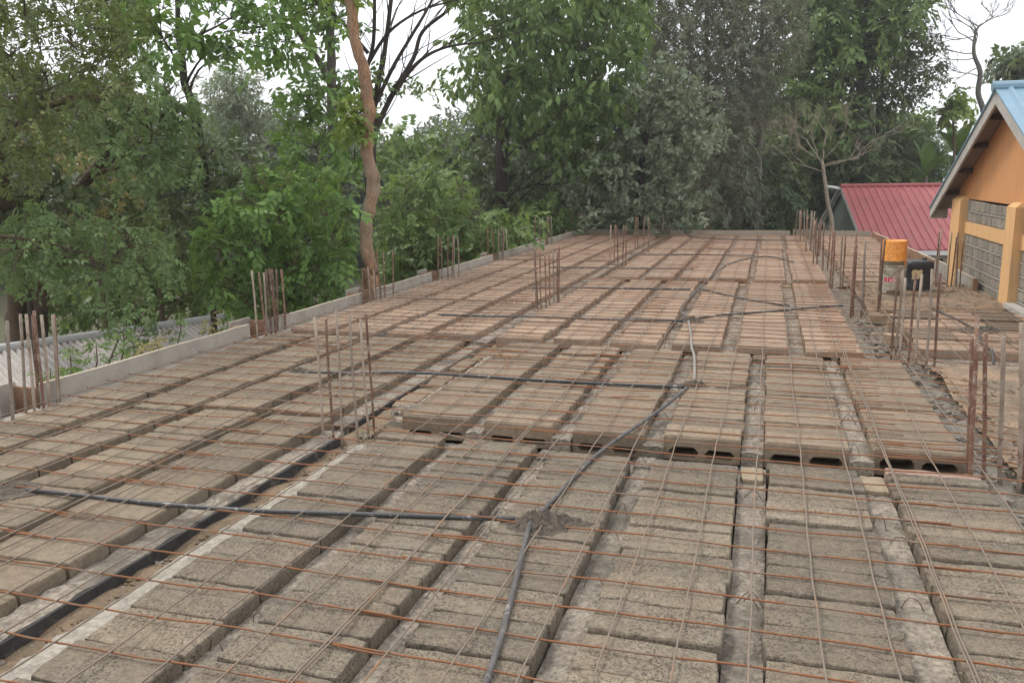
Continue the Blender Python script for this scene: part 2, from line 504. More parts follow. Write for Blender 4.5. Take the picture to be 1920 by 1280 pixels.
e1 = deck('side_block_floor', LS1, 1.6, 4.70, 'block_left', 'joist_left', gaps(LS1), loops=.5, seed=6, hollow_front=False, zt=-.085)
e2 = deck('side_block_floor', LS2, 4.75, 7.38, 'block_left', 'joist_left', gaps(LS2), loops=.5, seed=7, zt=-.085, hollow_front=False)
e3 = deck('side_block_floor', LS2, 7.62, 9.85, 'block_far', 'joist_left', gaps(LS2), loops=.3, seed=8, zt=-.085)
e4 = deck('side_rear_block_floor', LS2, 10.0, 15.0, 'block_far', 'joist_left', gaps(LS2), individual=False, seed=9, zt=-.085)
e5 = deck('side_rear_block_floor', LS2, 15.25, 22.2, 'block_far', 'joist_left', gaps(LS2), individual=False, seed=10, zt=-.085)

# balcony: rows run across, built along y and turned a quarter
def cross_deck(name, x0, x1, rows, mat, seed, individual=True, front=True):
    rs = random.Random(seed)
    b = MB(); b.box(x0, x1, rows[0][0]+.03, rows[-1][1]-.03, -.198+seed*.0001, -.184+seed*.0002)
    root = tag(b.build(name, M['under']), kind='structure')
    jv, rn = MB(), []
    for ri, (y0, y1) in enumerate(rows):
        x = x0+rs.uniform(0, .06); k = 0
        while x < x1-.12:
            L = .40 if individual else .42
            L2 = L*rs.choice((1, 1, .97))
            m_ = mat if rs.random() > .12 else 'block_near'
            if individual:
                me = block_mesh(m_, L-.008, False, rs.randrange(4), y1-y0)
                link('concrete_block', me, root, (x+L/2, (y0+y1)/2, rs.uniform(-.006, .004)), (rs.gauss(0, .008), rs.gauss(0, .008), rs.gauss(0, .008)))
            else:
                vs, fs = block_verts(L-.01, y1-y0, BH, rs, 2, 2)
                R = Matrix.Translation((x+L/2, (y0+y1)/2, rs.uniform(-.006, .004)))
                jv.add([R @ Vector(p) for p in vs], fs); rn += [rs.random()]*len(vs)
            x += L; k += 1
    if not individual:
        me = jv.mesh('concrete_blocks', M[mat]); at = me.attributes.new('rnd', 'FLOAT', 'POINT'); at.data.foreach_set('value', rn)
        tag(link('concrete_block', me, root), kind='stuff')
    for i in range(len(rows)-1):
        b = MB(); vs, fs = joist_mesh(rows[i][1]+.002, rows[i+1][0]-.002, x0, x1, -.06, rs)
        b.add([(y, x, z) for x, y, z in vs], [tuple(reversed(f)) for f in fs]); b.build('joist', M['joist'], root)
    return root
rowsB = [(7.90+i*.585, 7.90+i*.585+.46) for i in range(4)]
b1 = cross_deck('balcony_block_floor', 1.30, 3.7, rowsB, 'block_far', 21)
b2 = cross_deck('balcony_rear_block_floor', 1.12, 2.5, [(12.95+i*.58, 12.95+i*.58+.46) for i in range(16)], 'block_far', 22, individual=False)
# two bright new blocks and a bed beam in front of the balcony rows
bb = MB(); bb.box(1.27, 3.9, 7.52, 7.84, -.199, -.075); o = bb.build('bed_beam', M['joist'], b1)
for (x, y, rz, L) in ((1.24, 9.80, .04, .30), (1.33, 9.36, .03, .20), (1.18, 8.55, .3, .13)):
    b = MB(); b.add(*block_verts(L, .17, .1, _rs)); o = b.build('cream_brick', M['cream_brick'], b1); o.location = (x, y, .004); o.rotation_euler = (0, 0, rz)
for i in range(7):
    b = MB(); b.add(*block_verts(.36, .20, .11, _rs)); o = b.build('bed_block', M['block_tan'], b1); o.location = (1.62+i*.385, 7.42+random.uniform(-.02, .02), -.062); o.rotation_euler = (0, 0, random.uniform(-.05, .05))

# beams and trenches between the bays -------------------------------------------------
def strip_struct(name, x0, x1, y0, y1, z, mat, rs, nx=5, step=.08, rough=.006, parent=None):
    ny = max(2, int((y1-y0)/step))
    vs = [(x0+(x1-x0)*i/nx, y0+(y1-y0)*j/ny, z+rs.uniform(-rough, rough)) for j in range(ny+1) for i in range(nx+1)]
    fs = [(j*(nx+1)+i, j*(nx+1)+i+1, (j+1)*(nx+1)+i+1, (j+1)*(nx+1)+i) for j in range(ny) for i in range(nx)]
    b = MB(); b.add(vs, fs)
    o = b.build(name, mat, parent)
    if parent is None: tag(o, kind='structure')
    return o
rs0 = random.Random(11)
strip_struct('trench_floor', -2.52, -2.15, .5, 22.2, -.102, M['soil_trench'], rs0, 5, .1, .014)
strip_struct('trench_floor', -4.8, 1.3, 4.49, 4.86, -.172, M['rubble'], rs0, 60, .07, .012)
strip_struct('trench_floor', -4.8, 1.3, 7.38, 7.66, -.174, M['rubble'], rs0, 60, .07, .012)
strip_struct('trench_floor', -4.8, 1.1, 12.48, 12.9, -.176, M['rubble'], rs0, 40, .1, .01)
strip_struct('edge_trench_floor', 1.08, 1.34, .5, 7.5, -.09, M['rubble'], rs0, 5, .05, .022)
strip_struct('edge_trench_floor', .80, 1.32, 7.5, 12.9, -.12, M['rubble'], rs0, 8, .06, .022)
strip_struct('edge_trench_floor', .84, 1.16, 12.9, 22.2, -.1, M['rubble'], rs0, 5, .15, .02)
strip_struct('left_edge_floor', -4.84, -4.63, .5, 22.2, -.035, M['board'], rs0, 3, .3, .003)

for (y0, y1, xl, xr, nm) in ((1.0, 4.55, -2.615, -2.478, e1), (4.72, 7.45, -2.69, -2.545, e2), (7.6, 10.0, -2.69, -2.56, e3), (10.0, 15.0, -2.69, -2.56, e4), (15.2, 22.2, -2.69, -2.56, e5)):
    b = MB(); b.add(*joist_mesh(xl, xr, y0, y1, -.047 if nm is e1 else -.06, rs0)); b.build('edge_joist', M['joist'], nm)
b = MB()
n = 60
vs, fs = [], []
for j in range(n+1):
    y = 1.0+3.5*j/n
    vs += [(-2.475, y, -.051), (-2.463, y, -.053), (-2.458+rs0.uniform(-.004, .004), y, -.098+rs0.uniform(-.010, .006)), (-2.475, y, -.098)]
for j in range(n):
    for i in range(3): fs.append((j*4+i, j*4+i+1, j*4+5+i, j*4+4+i))
b.add(vs, fs); b.build('black_edge_strip', M['black_face'], e1)
b = MB(); b.box(-2.543, -2.532, 4.75, 5.9, -.19, -.068); b.build('black_edge_strip', M['black_face'], e2)
for (xl, xr, y0, y1, pr) in ((-2.342, -2.178, .95, 4.42, d1), (-2.35, -2.228, 4.95, 7.4, d2), (-1.755, -1.65, 4.2, 4.47, d1)):
    b = MB(); vs, fs = joist_mesh(xl, xr, y0, y1, -.072, rs0, .05, .007)
    vs = [(x+(rs0.uniform(-.012, .006) if x < xl+.01 else 0), y, z) for x, y, z in vs]
    b.add(vs, fs); b.build('mortar_bed', M['white_mortar'], pr)
for (x, y, w, d, mt, z, pr) in ((-.02, 4.40, .115, .20, 'cream_brick', -.038, d1), (.57, 4.40, .125, .22, 'cream_brick', -.038, d1), (-.02, 7.32, .11, .15, 'block_tan', -.02, d2), (-.59, 4.47, .11, .16, 'joist', -.045, d1), (-1.15, 4.46, .10, .15, 'joist', -.045, d1),
        (-.3, 12.42, .10, .18, 'cream_brick', -.038, d3), (.29, 12.42, .12, .18, 'cream_brick', -.038, d3)):
    b = MB(); b.add(*block_verts(w, d, .1, _rs)); o = b.build('infill_brick', M[mt], pr); o.location = (x, y, z)
b = MB(); b.add(*block_verts(.45, .14, .1, _rs)); o = b.build('reddish_block', M['red_brick'], d1); o.location = (.87, 4.58, -.03)

# rubble in the trenches (loose lumps, nobody could count them)
def lump(b, c, s, rs):
    vs = []
    for k in range(14):
        v = Vector((rs.gauss(0, 1), rs.gauss(0, 1), rs.gauss(0, 1))).normalized()*s*rs.uniform(.6, 1.1)
        vs.append((c[0]+v.x*1.2, c[1]+v.y, c[2]+v.z*.6))
    import bmesh
    bm = bmesh.new()
    for v in vs: bm.verts.new(v)
    r = bmesh.ops.convex_hull(bm, input=bm.verts)
    bm.verts.index_update()
    keep = [v for v in bm.verts if v.link_faces]
    idx = {v: i for i, v in enumerate(keep)}
    b.add([tuple(v.co) for v in keep], [tuple(idx[v] for v in f.verts) for f in bm.faces])
    bm.free()
b = MB()
rs1 = random.Random(5)
for _ in range(330):
    y = rs1.uniform(1.5, 10)
    lump(b, (1.10+rs1.uniform(0, .26) - (.15 if y > 7.6 else 0), y, -.06-(.04 if y > 7.5 else 0)), rs1.uniform(.008, .034), rs1)
for _ in range(120):
    lump(b, (rs1.uniform(-2.5, 1.2), rs1.uniform(4.52, 4.83), -.165), rs1.uniform(.01, .035), rs1)
for _ in range(90):
    lump(b, (rs1.uniform(-2.5, 1.2), rs1.uniform(7.42, 7.62), -.165), rs1.uniform(.01, .03), rs1)
for _ in range(120):
    lump(b, (rs1.uniform(-2.5, -2.34), rs1.uniform(1.6, 9), -.102), rs1.uniform(.004, .02), rs1)
tag(b.build('rubble', M['rubble']), 'grey broken mortar lumps lying in the beam trenches', 'rubble', kind='stuff')
b = MB()
for _ in range(260):
    y = 1.7+rs1.random()**2*7
    lump(b, (rs1.choice((rs1.uniform(-4.5, -2.65), rs1.uniform(-2.15, 1.05))), y, rs1.choice((.002, .002, -.055))), rs1.uniform(.002, .006), rs1)
tag(b.build('gravel', M['rubble']), 'scattered pale crumbs of dry mortar on the blocks', 'gravel', kind='stuff')

# broken blocks lying in the left-hand trench beyond the first column
for i, (x, y, z, L, d, rz, lab) in enumerate(((-2.44, 5.55, -.075, .15, .46, -.06, 'broken grey block on edge in the trench, nearest the camera'), (-2.455, 6.15, -.08, .14, .44, .05, 'broken grey block in the trench, second from the first column'), (-2.47, 6.72, -.078, .13, .42, -.04, 'broken grey block in the trench beside the second block floor, farthest one'))):
    b = MB(); b.add(*block_verts(L, d, .085, _rs, 3, 6, .008)); o = b.build('broken_block', M['block_tan']); o.location = (x, y, z); o.rotation_euler = (.03, .05, rz)
    tag(o, lab, 'broken block', 'broken blocks in the trench')

# sandy fills on the right
def sand(name, x0, x1, y0, y1, z, seed, amp=.03, mound=None):
    rs = random.Random(seed); nx, ny = int((x1-x0)/.035), int((y1-y0)/.035)
    ph = [(rs.uniform(0, 6), rs.uniform(2, 13), rs.uniform(2, 13)) for _ in range(9)]
    vs = []
    for j in range(ny+1):
        for i in range(nx+1):
            x, y = x0+(x1-x0)*i/nx, y0+(y1-y0)*j/ny
            h = sum(sin(a+x*bx+y*by) for a, bx, by in ph)/9*amp + rs.uniform(-.004, .004)
            if mound: h += sum(a*math.exp(-((x-mx)**2+(y-my)**2)/s**2) for mx, my, s, a in mound)
            vs.append((x, y, z+h))
    fs = [(j*(nx+1)+i, j*(nx+1)+i+1, (j+1)*(nx+1)+i+1, (j+1)*(nx+1)+i) for j in range(ny) for i in range(nx)]
    b = MB(); b.add(vs, fs)
    return tag(b.build(name, M['sand'], smooth=True), kind='structure')
sand('sandy_fill_floor', 1.30, 3.9, 1.0, 7.36, -.05, 2, .035, [(1.55, 7.0, .35, .06), (2.3, 7.1, .3, .05)])
sand('sandy_fill_floor', 1.14, 2.72, 10.22, 12.9, -.03, 3, .03, [(2.2, 11.2, .5, .03)])

M['litter'] = mat_rough('dry_litter', (.115, .088, .062), (.21, .165, .115), 30, 90)
b = MB(); rs2 = random.Random(77)
for _ in range(1500):
    if rs2.random() < .55: x, y, z = rs2.uniform(1.3, 2.3), rs2.uniform(4.2, 7.3), -.045
    else: x, y, z = rs2.uniform(1.16, 2.68), rs2.uniform(10.3, 12.8), -.028
    L, w, a = rs2.uniform(.012, .05), rs2.uniform(.004, .014), rs2.uniform(0, pi)
    c_, s_ = cos(a), sin(a); dz = rs2.uniform(.012, .035)
    q = [(-L, 0, 0), (0, -w, .004), (L, 0, rs2.uniform(-.004, .012)), (0, w, .003)]
    b.add([(x+u*c_-v*s_, y+u*s_+v*c_, z+dz+t) for u, v, t in q], [(0, 1, 2), (0, 2, 3)])
tag(b.build('leaf_litter', M['litter']), 'dry leaf and twig litter scattered over the sandy fill', 'litter', kind='stuff')
b = MB()
for _ in range(420):
    if rs2.random() < .6: x, y, z = rs2.uniform(1.26, 2.2), rs2.uniform(4.2, 7.3), -.04
    else: x, y, z = rs2.uniform(1.16, 2.68), rs2.uniform(10.3, 12.8), -.022
    lump(b, (x, y, z), rs2.uniform(.006, .022), rs2)
for _ in range(160):
    lump(b, (rs2.uniform(-2.45, -2.35), rs2.uniform(1.6, 5), -.1), rs2.uniform(.004, .016), rs2)
tag(b.build('soil_clods', M['soil_trench']), 'small brown soil clods lying on the sandy fill', 'clods', kind='stuff')

# ================================================================== REINFORCEMENT MESH SHEETS
def mesh_sheet(label, x0, x1, y0, y1, seed, ends=None, n=5, py=.2235, px=.22, droop=None, mats=('rust', 'steel'), rad=.0036, z0=.014):
    rs = random.Random(seed)
    root = thing('reinforcement_mesh', label, 'steel mesh', ((x0+x1)/2, (y0+y1)/2, 0), group='welded mesh sheets laid over the floor')
    ph = [(rs.uniform(0, 6), rs.uniform(1.5, 6), rs.uniform(1.5, 6)) for _ in range(6)]
    ox, oy = (x0+x1)/2, (y0+y1)/2
    def und(x, y):
        h = .0045*sum(sin(a+x*bx+y*by) for a, bx, by in ph)/2.2
        h += .003*sin(x*7.2+seed)*sin(y*3+seed)
        if droop: h += droop(x, y)
        return max(h, -.006) if not droop else h
    def side(x, y): return .0035*sin(y*2.5+x*5+seed)+.002*sin(y*14.05+x*23)
    step = .11 if y0 < 8 else .22
    far = y0 > 11
    k = 0; y = y0+.045
    while y < y1-.02:
        xa, xb = x0+rs.uniform(-.03, .03), x1+rs.uniform(-.03, .03)
        m = max(3, int((xb-xa)/step))
        sk = rs.gauss(0, .004)
        pts = [(xa+(xb-xa)*i/m-ox, y+sk*(i/m-.5)*3+.003*sin(i*1.7+k)-oy, z0+und(xa+(xb-xa)*i/m, y)) for i in range(m+1)]
        b = MB(); b.tube(pts, rad*(1.08 if not far else 1.0), 3 if far else n)
        b.build('cross_bar', M[mats[0]], root, not far)
        y += py; k += 1
    x = x0+.05
    while x < x1-.02:
        ya, yb = y0+rs.uniform(-.02, .05), y1+rs.uniform(-.05, .02)
        m = max(4, int((yb-ya)/step))
        sk = rs.gauss(0, .006)
        pts = []
        for i in range(m+1):
            yy = ya+(yb-ya)*i/m
            pts.append((x+side(x, yy)+sk*(i/m-.5)-ox, yy-oy, z0+2*rad+und(x, yy)+(.004*sin(i*pi) if 0 else 0)))
        b = MB(); b.tube(pts, rad, 3 if far else n)
        b.build('long_bar', M[mats[1]], root, not far)
        x += px
    return root

def droopC(x, y):
    return (-.10*max(0, x-1.12)**1.0 + .03*sin(y*4.1)*max(0, x-.95)) if 4.6 < y < 7.6 else 0
cols_x = [(-4.78, -2.86, 'beside the left formwork board'), (-3.12, -1.08, 'over the left trench'), (-1.37, .79, 'over the middle of the floor')]
segs_y = [(.85, 6.95, 'nearest the camera'), (6.65, 12.5, 'second from the camera'), (12.2, 17.6, 'third from the camera'), (17.3, 22.15, 'at the far end')]
sd = 30
for cx0, cx1, cl in cols_x:
    for sy0, sy1, sl in segs_y:
        sd += 1
        mesh_sheet('rusty welded steel mesh sheet %s, %s' % (cl, sl), cx0, cx1, sy0, sy1, sd)
mesh_sheet('rusty mesh sheet at the lower right corner over smooth blocks', .60, 2.1, .85, 4.98, 51)
mesh_sheet('wavy mesh sheet whose bars bend down onto the sandy soil', .62, 1.50, 4.72, 7.55, 52, droop=droopC)
mesh_sheet('mesh sheet along the right edge before the painted bucket', .55, 1.30, 7.25, 12.5, 53)
mesh_sheet('mesh sheet along the right edge at the far end', .60, 1.25, 12.2, 22.1, 54)
mesh_sheet('mesh sheet over the balcony blocks in front of the yellow building', 1.2, 3.4, 7.25, 10.45, 55, px=.3, py=.25)
mesh_sheet('mesh sheet behind the buckets along the brown plywood board', 1.2, 2.45, 12.95, 22.0, 56)

# ================================================================== COLUMN STARTER BARS
def starters(label, x, y, bars, z0=-.16, rad=.0095, hoops=(), lean=(0, 0), seed=0, hoop_r=None):
    rs = random.Random(seed+100)
    root = thing('column_starter_bars', label, 'rebar', (x, y, z0), group='column starter bars standing out of the floor')
    for (dx, dy, h, *ln) in bars:
        b = MB()
        lx, ly = (ln[0], rs.gauss(0, .01)) if ln else (lean[0]+rs.gauss(0, .018), lean[1]+rs.gauss(0, .015))
        H_ = h-z0
        pts = [(dx+lx*t*H_+.004*sin(t*5+dx*40), dy+ly*t*H_, H_*t) for t in np.linspace(0, 1, 6)]
        b.tube(pts, rad*.88*rs.uniform(.9, 1.08), 8)
        b.build('bar', M['starter' if rs.random() < .68 else 'starter_pale'], root, True)
    for hz in hoops:
        xs_ = [q[0] for q in bars]; ys_ = [q[1] for q in bars]
        a0, a1, c0, c1 = min(xs_)-.014, max(xs_)+.014, min(ys_)-.014, max(ys_)+.014
        pts = [(a0, c0), (a1, c0), (a1, c1), (a0, c1), (a0, c0)]
        P = []
        for (p, q) in zip(pts[:-1], pts[1:]):
            for t in np.linspace(0, 1, 5)[:-1]: P.append((p[0]+(q[0]-p[0])*t, p[1]+(q[1]-p[1])*t, hz-z0+rs.uniform(-.006, .006)))
        P.append(P[0])
        b = MB(); b.tube(P, .004, 5); b.build('stirrup', M['starter'], root, True)
    return root

starters('six tall bars of the nearest inner column beside the dark trench', -2.37, 4.42, [(-.2, .05, .69, -.02), (-.13, .03, .68, 0), (-.035, -.03, .75, .007), (.044, .02, .72, -.02), (.024, .2, .66, -.02), (.0, .33, .67, -.02)], seed=1)
starters('eight bars of the second inner column in mid floor', -2.47, 9.72, [(-.18, .1, .70, -.03), (-.14, .02, .65, -.04), (-.09, .0, .69, -.02), (-.05, .1, .62, -.03), (-.03, .16, .63, -.007), (.0, .25, .64, 0), (.05, .24, .61, 0), (.07, .25, .68, 0)], seed=2, rad=.0105)
starters('five bars of the third inner column, farther back', -2.58, 15.27, [(-.13, -.1, .64), (-.08, .1, .64), (.0, 0, .63), (.10, -.06, .64), (.13, .08, .62)], seed=3, rad=.012)
starters('four bars of the fourth inner column near the far board', -2.56, 18.25, [(-.15, -.1, .66), (-.11, .1, .62), (.02, 0, .64), (.14, -.05, .62)], seed=4, rad=.013)
starters('seven bars at the left frame edge before the corrugated roof', -4.73, 4.40, [(-.06, .25, .60, .05), (-.07, -.02, .65, .08), (.0, -.02, .65, .06), (-.08, .1, .62, .05), (.0, .06, .66, .04), (-.02, .13, .62, .04), (-.07, .27, .60, .05), (.02, -.22, .64, .1)], seed=5, rad=.0115)
starters('nine bars at the end of the corrugated roof, with a stirrup', -4.78, 7.28, [(-.03, -.1, .64, -.01), (.0, .0, .61, -.02), (-.03, .06, .60, .02), (-.02, .13, .62, 0), (.0, .18, .63, -.02), (-.02, .22, .62, .01), (-.04, .28, .61, .04), (-.03, .42, .59, -.015)], seed=6, hoops=(.13,), rad=.0115)
starters('thin bars in front of the reddish tree trunk, with a stirrup', -4.76, 9.72, [(-.05, -.22, .42), (.0, -.12, .42), (.02, -.02, .38), (-.03, .1, .62), (.02, .16, .62), (.05, .22, .60), (.10, .36, .6)], seed=7, hoops=(.10,), rad=.0105)
starters('cluster right of the reddish trunk, one bar splayed outward', -4.72, 12.05, [(-.05, -.12, .66), (-.02, -.02, .60), (.05, .05, .63), (.09, .12, .64), (.10, .18, .64), (.14, .3, .60)], seed=8, rad=.013)
starters('cluster fifth along the left board before the dark tree', -4.86, 15.05, [(-.07, -.2, .60), (-.03, .05, .57), (.05, .1, .55), (.08, .2, .58), (.10, .25, .57), (.15, .3, .55)], seed=9, rad=.014)
starters('tall cluster sixth along the left board, last before the far corner', -4.95, 18.9, [(-.12, -.2, .62), (-.05, 0, .58), (.0, .1, .6), (.06, .2, .6), (.1, .25, .62), (.15, .3, .6)], seed=10, rad=.014)
starters('bars at the far left corner of the floor', -4.78, 22.0, [(-.15, 0, .6), (.0, .05, .58), (.12, 0, .58), (.17, .05, .6)], seed=11, rad=.016)
starters('bars on the far board in front of the grey-green tree', -2.62, 22.15, [(-.13, 0, .6), (-.04, .05, .55), (.05, 0, .55), (.12, .03, .6)], seed=12, rad=.016)
starters('cluster at the far board left of the red roof', .88, 22.1, [(-.22, 0, .64), (-.12, .05, .62), (-.02, 0, .66), (.05, .05, .64), (.15, 0, .62), (.2, -.1, .6)], seed=13, rad=.016)
starters('four thick ribbed bars at the right frame edge over sandy soil', 1.13, 4.53, [(-.065, .1, .80, -.054), (-.063, .16, .67, -.064), (.004, .17, .70, -.058), (.09, .18, .68, -.075), (.14, .04, .78, -.072), (.18, .12, .65, -.08)], seed=14, rad=.0125)
starters('seven ribbed bars standing before the black container', 1.17, 7.42, [(-.09, .40, .64, .0), (-.05, .45, .68, .006), (-.04, .3, .63, 0), (.01, .2, .68, .016), (.05, .05, .69, -.012), (.124, .0, .74, -.018), (.178, .0, .71, -.01)], seed=15, rad=.0115, )
starters('ribbed bars hiding the left side of the paint bucket', 1.07, 10.30, [(-.12, -.05, .84), (-.08, .05, .70), (.0, 0, .74), (.03, .1, .46), (.16, -.1, .80), (.19, .02, .76)], seed=16, rad=.0125)
starters('bars on the right edge, next behind the paint bucket bars', .96, 12.66, [(-.08, -.05, .77), (-.04, .1, .68), (.06, 0, .72), (.10, .1, .64)], seed=17, rad=.0135)
starters('bars on the right edge, third group behind the paint bucket', .88, 15.1, [(-.12, -.05, .74), (-.05, .1, .66), (.04, -.05, .7), (.12, .05, .64)], seed=18, rad=.014)
starters('bars on the right edge, fourth group behind the paint bucket', .86, 17.7, [(-.12, -.05, .7), (-.03, .1, .66), (.08, -.05, .66), (.14, .05, .62)], seed=19, rad=.0145)
starters('bars on the right edge, last group before the far board', .84, 20.2, [(-.12, -.05, .7), (-.03, .1, .66), (.08, -.05, .66)], seed=20, rad=.015)
starters('five bars between the black container and the yellow pillar', 2.34, 12.66, [(-.11, -.05, .74), (-.09, .08, .7), (.03, .0, .70), (.10, .05, .64), (.14, -.05, .7), (.2, .04, .66)], seed=21, rad=.011)

# ================================================================== FORMWORK BOARDS
def board(label, p0, p1, z0, z1, mat, th=.024, seed=0, wav=.004, name='formwork_board'):
    rs = random.Random(seed+7)
    L = hypot(p1[0]-p0[0], p1[1]-p0[1]); n = max(4, int(L/.25))
    rz = atan2(p1[1]-p0[1], p1[0]-p0[0])
    root = thing(name, label, 'board', (p0[0], p0[1], 0), rz, 'formwork boards round the floor edge')
    b = MB(); c = MB(); vs, fs, cv, cf = [], [], [], []
    for i in range(n+1):
        x = L*i/n; w = wav*sin(i*1.3+seed)+rs.uniform(-.001, .001); t = rs.uniform(-.003, .003)
        vs += [(x, w, z0), (x, w+th, z0), (x, w+th, z1+t), (x, w, z1+t)]
        cv += [(x, w-.001, z1+t+.001), (x, w+th+.001, z1+t+.001), (x, w+th+.001, z1+t+.004), (x, w-.001, z1+t+.004)]
    for i in range(n):
        for k in range(4): f = (i*4+k, (i+1)*4+k, (i+1)*4+(k+1) % 4, i*4+(k+1) % 4); fs.append(f); cf.append(f)
    for L_ in (fs, cf): L_ += [(0, 1, 2, 3), (n*4+3, n*4+2, n*4+1, n*4)]
    b.add(vs, fs); b.build('board_face', M[mat], root)
    c.add(cv, cf); c.build('top_edge', M['board_edge'], root)
    return root
LX = -4.84
BT = .115
ycol = [4.40, 7.28, 9.75, 12.05, 15.05, 18.9, 22.0]
prev = .4
names_b = ['grey left formwork board cut by the lower left frame edge', 'long grey formwork board in front of the corrugated roof', 'grey left formwork board ending at the reddish trunk', 'grey left formwork board just right of the reddish trunk', 'left formwork board before the dark tree, fourth from the trunk', 'left formwork board second from the far corner', 'left formwork board meeting the far corner']
for i, yc in enumerate(ycol):
    board(names_b[i], (LX, prev), (LX, yc-.17), -.2, BT-.012*(i > 1), 'board', seed=i)
    # brown box formwork round the column
    root = thing('column_formwork', ['brown wooden column box at the left frame edge', 'brown wooden column box at the end of the corrugated roof', 'brown column box behind the thin bars at the reddish trunk', 'brown column box right of the reddish trunk', 'brown column box fifth along the left board', 'brown column box sixth along the left board', 'column box at the far left corner'][i], 'formwork', (LX, yc, -.2), group='column boxes on the left board')
    for (a0, a1, c0, c1, nm) in ((-.22, -.03, -.168, -.145, 'side_panel'), (-.22, -.03, .145, .168, 'side_panel'), (-.25, -.222, -.168, .168, 'back_panel')):
        b = MB(); b.box(a0, a1, c0, c1, -.35, .295+(.03 if nm == 'back_panel' else 0)); b.build(nm, M['board_brown' if nm == 'side_panel' else 'board'], root)
    prev = yc+.17
for i, (xa, xb) in enumerate(((-4.84, -2.85), (-2.40, .55), (1.15, 2.42))):
    board(['pale far formwork board, left length', 'pale far formwork board, long middle length', 'pale far formwork board, right length before the red roof'][i], (xa, 22.32), (xb, 22.32), -.2, .11, 'board_far', seed=20+i)
for (x, nm) in ((-2.62, 'pale box in the far board in front of the grey-green tree'), (.85, 'pale box in the far board left of the red roof')):
    root = thing('column_formwork', nm, 'formwork', (x, 22.32, -.2), group='column boxes in the far board')
    for (a0, a1, c0, c1, q) in ((-.23, -.205, .0, .22, 'side_panel'), (.205, .23, .0, .22, 'side_panel'), (-.23, .23, .222, .245, 'back_panel')):
        b = MB(); b.box(a0, a1, c0, c1, 0, .33); b.build(q, M['board_far'], root)
board('brown plywood board running beside the red roof', (2.44, 22.25), (2.63, 15.2), -.2, .10, 'board_brown', seed=30)
board('weathered board between the plywood and the yellow building', (2.635, 15.15), (2.66, 12.35), -.2, .11, 'board', seed=31)
b = MB(); b.box(2.615, 2.665, 12.28, 12.34, -.1, .13); tag(b.build('stake', M['board_brown']), 'short brown stake at the near end of the right board', 'stake')

# ================================================================== CONDUITS AND MORTAR
def smooth_path(pts, k=5):
    P = [np.array(p, float) for p in pts]; out = []
    for i in range(len(P)-1):
        p0, p1, p2, p3 = P[max(i-1, 0)], P[i], P[i+1], P[min(i+2, len(P)-1)]
        for t in np.linspace(0, 1, k, endpoint=False):
            out.append(.5*((2*p1)+(-p0+p2)*t+(2*p0-5*p1+4*p2-p3)*t*t+(-p0+3*p1-3*p2+p3)*t**3))
    out.append(P[-1]); return out
def conduit(label, pts, mat='conduit', r=.0115, z=.012):
    b = MB(); b.tube(smooth_path([(x, y, (q[0] if q else z)) for x, y, *q in pts]), r, 8)
    return tag(b.build('conduit', M[mat], None, True), label, 'conduit', 'electrical conduits laid on the floor')
conduit('black conduit crossing the foreground to the nearest mortar heap', [(-3.51, 3.13, 0), (-3.3, 3.12), (-2.84, 3.12), (-2.28, 3.15, .016), (-1.65, 3.27), (-1.15, 3.36), (-1.02, 3.39)])
conduit('grey cement-smeared conduit running out of the bottom frame edge', [(-.70, 1.75), (-.75, 2.16), (-.79, 2.46), (-.85, 2.82), (-.92, 3.22), (-.935, 3.34, .02)], 'conduit_grey')
conduit('grey conduit from the nearest mortar heap to the second one', [(-.925, 3.46, .018), (-.915, 3.60), (-.86, 4.2), (-.80, 4.53, .014), (-.72, 4.86, .018), (-.60, 5.42), (-.50, 5.98)], 'conduit_grey')
conduit('black conduit crossing the second block floor to its mortar heap', [(-3.49, 5.77, .008), (-3.0, 5.85), (-2.48, 5.92, .022), (-1.63, 5.94), (-.84, 5.96), (-.52, 6.0)])
conduit('short white conduit going away from the second mortar heap', [(-.47, 6.2), (-.50, 6.6), (-.545, 7.1), (-.60, 7.5, .004), (-.66, 8.1), (-.745, 8.82)], 'conduit_white')
conduit('long black conduit crossing the third block floor', [(-3.48, 8.69, .008), (-2.9, 8.70), (-2.38, 8.72, .02), (-1.52, 8.76), (-.80, 8.84)])
conduit('black conduit rising right from the third mortar heap', [(-.70, 8.98), (-.51, 9.24), (-.2, 9.48), (.1, 9.69), (.65, 10.03, .03), (.85, 10.1, .035)])
conduit('dark conduit slanting down right behind the third mortar heap', [(-.86, 11.5), (-.66, 11.22), (-.2, 10.58), (.28, 10.14)])
conduit('pale winding conduit climbing to the far loop', [(-.76, 8.95), (-.86, 9.37), (-.91, 9.88), (-.87, 10.92), (-.82, 12.06), (-.74, 13.5), (-.64, 14.6)], 'conduit_grey')
conduit('dark conduit looping over the far blocks', [(-.62, 14.75), (-.42, 15.6), (-.16, 16.2), (.05, 16.3), (.25, 15.9), (.45, 15.3)])
conduit('thin dark conduit beyond the second inner column', [(-3.05, 11.15), (-2.18, 11.26), (-.95, 11.38)])
conduit('thin dark conduit before the third inner column', [(-3.49, 13.79), (-2.3, 13.85), (-1.12, 13.94)])
conduit('thin dark conduit between the third and fourth inner columns', [(-2.54, 16.37), (-1.4, 16.5), (-.2, 16.5)])
conduit('dark conduit near the far board', [(-1.91, 21.7), (-1.45, 20.9), (-.45, 20.5), (.72, 20.4)])
conduit('dark conduit across the balcony blocks', [(1.80, 10.25), (1.89, 9.7), (1.94, 9.15), (1.95, 8.80), (1.87, 8.25), (1.86, 7.97), (1.85, 7.82, .03), (1.80, 7.5, -.03)], 'conduit')
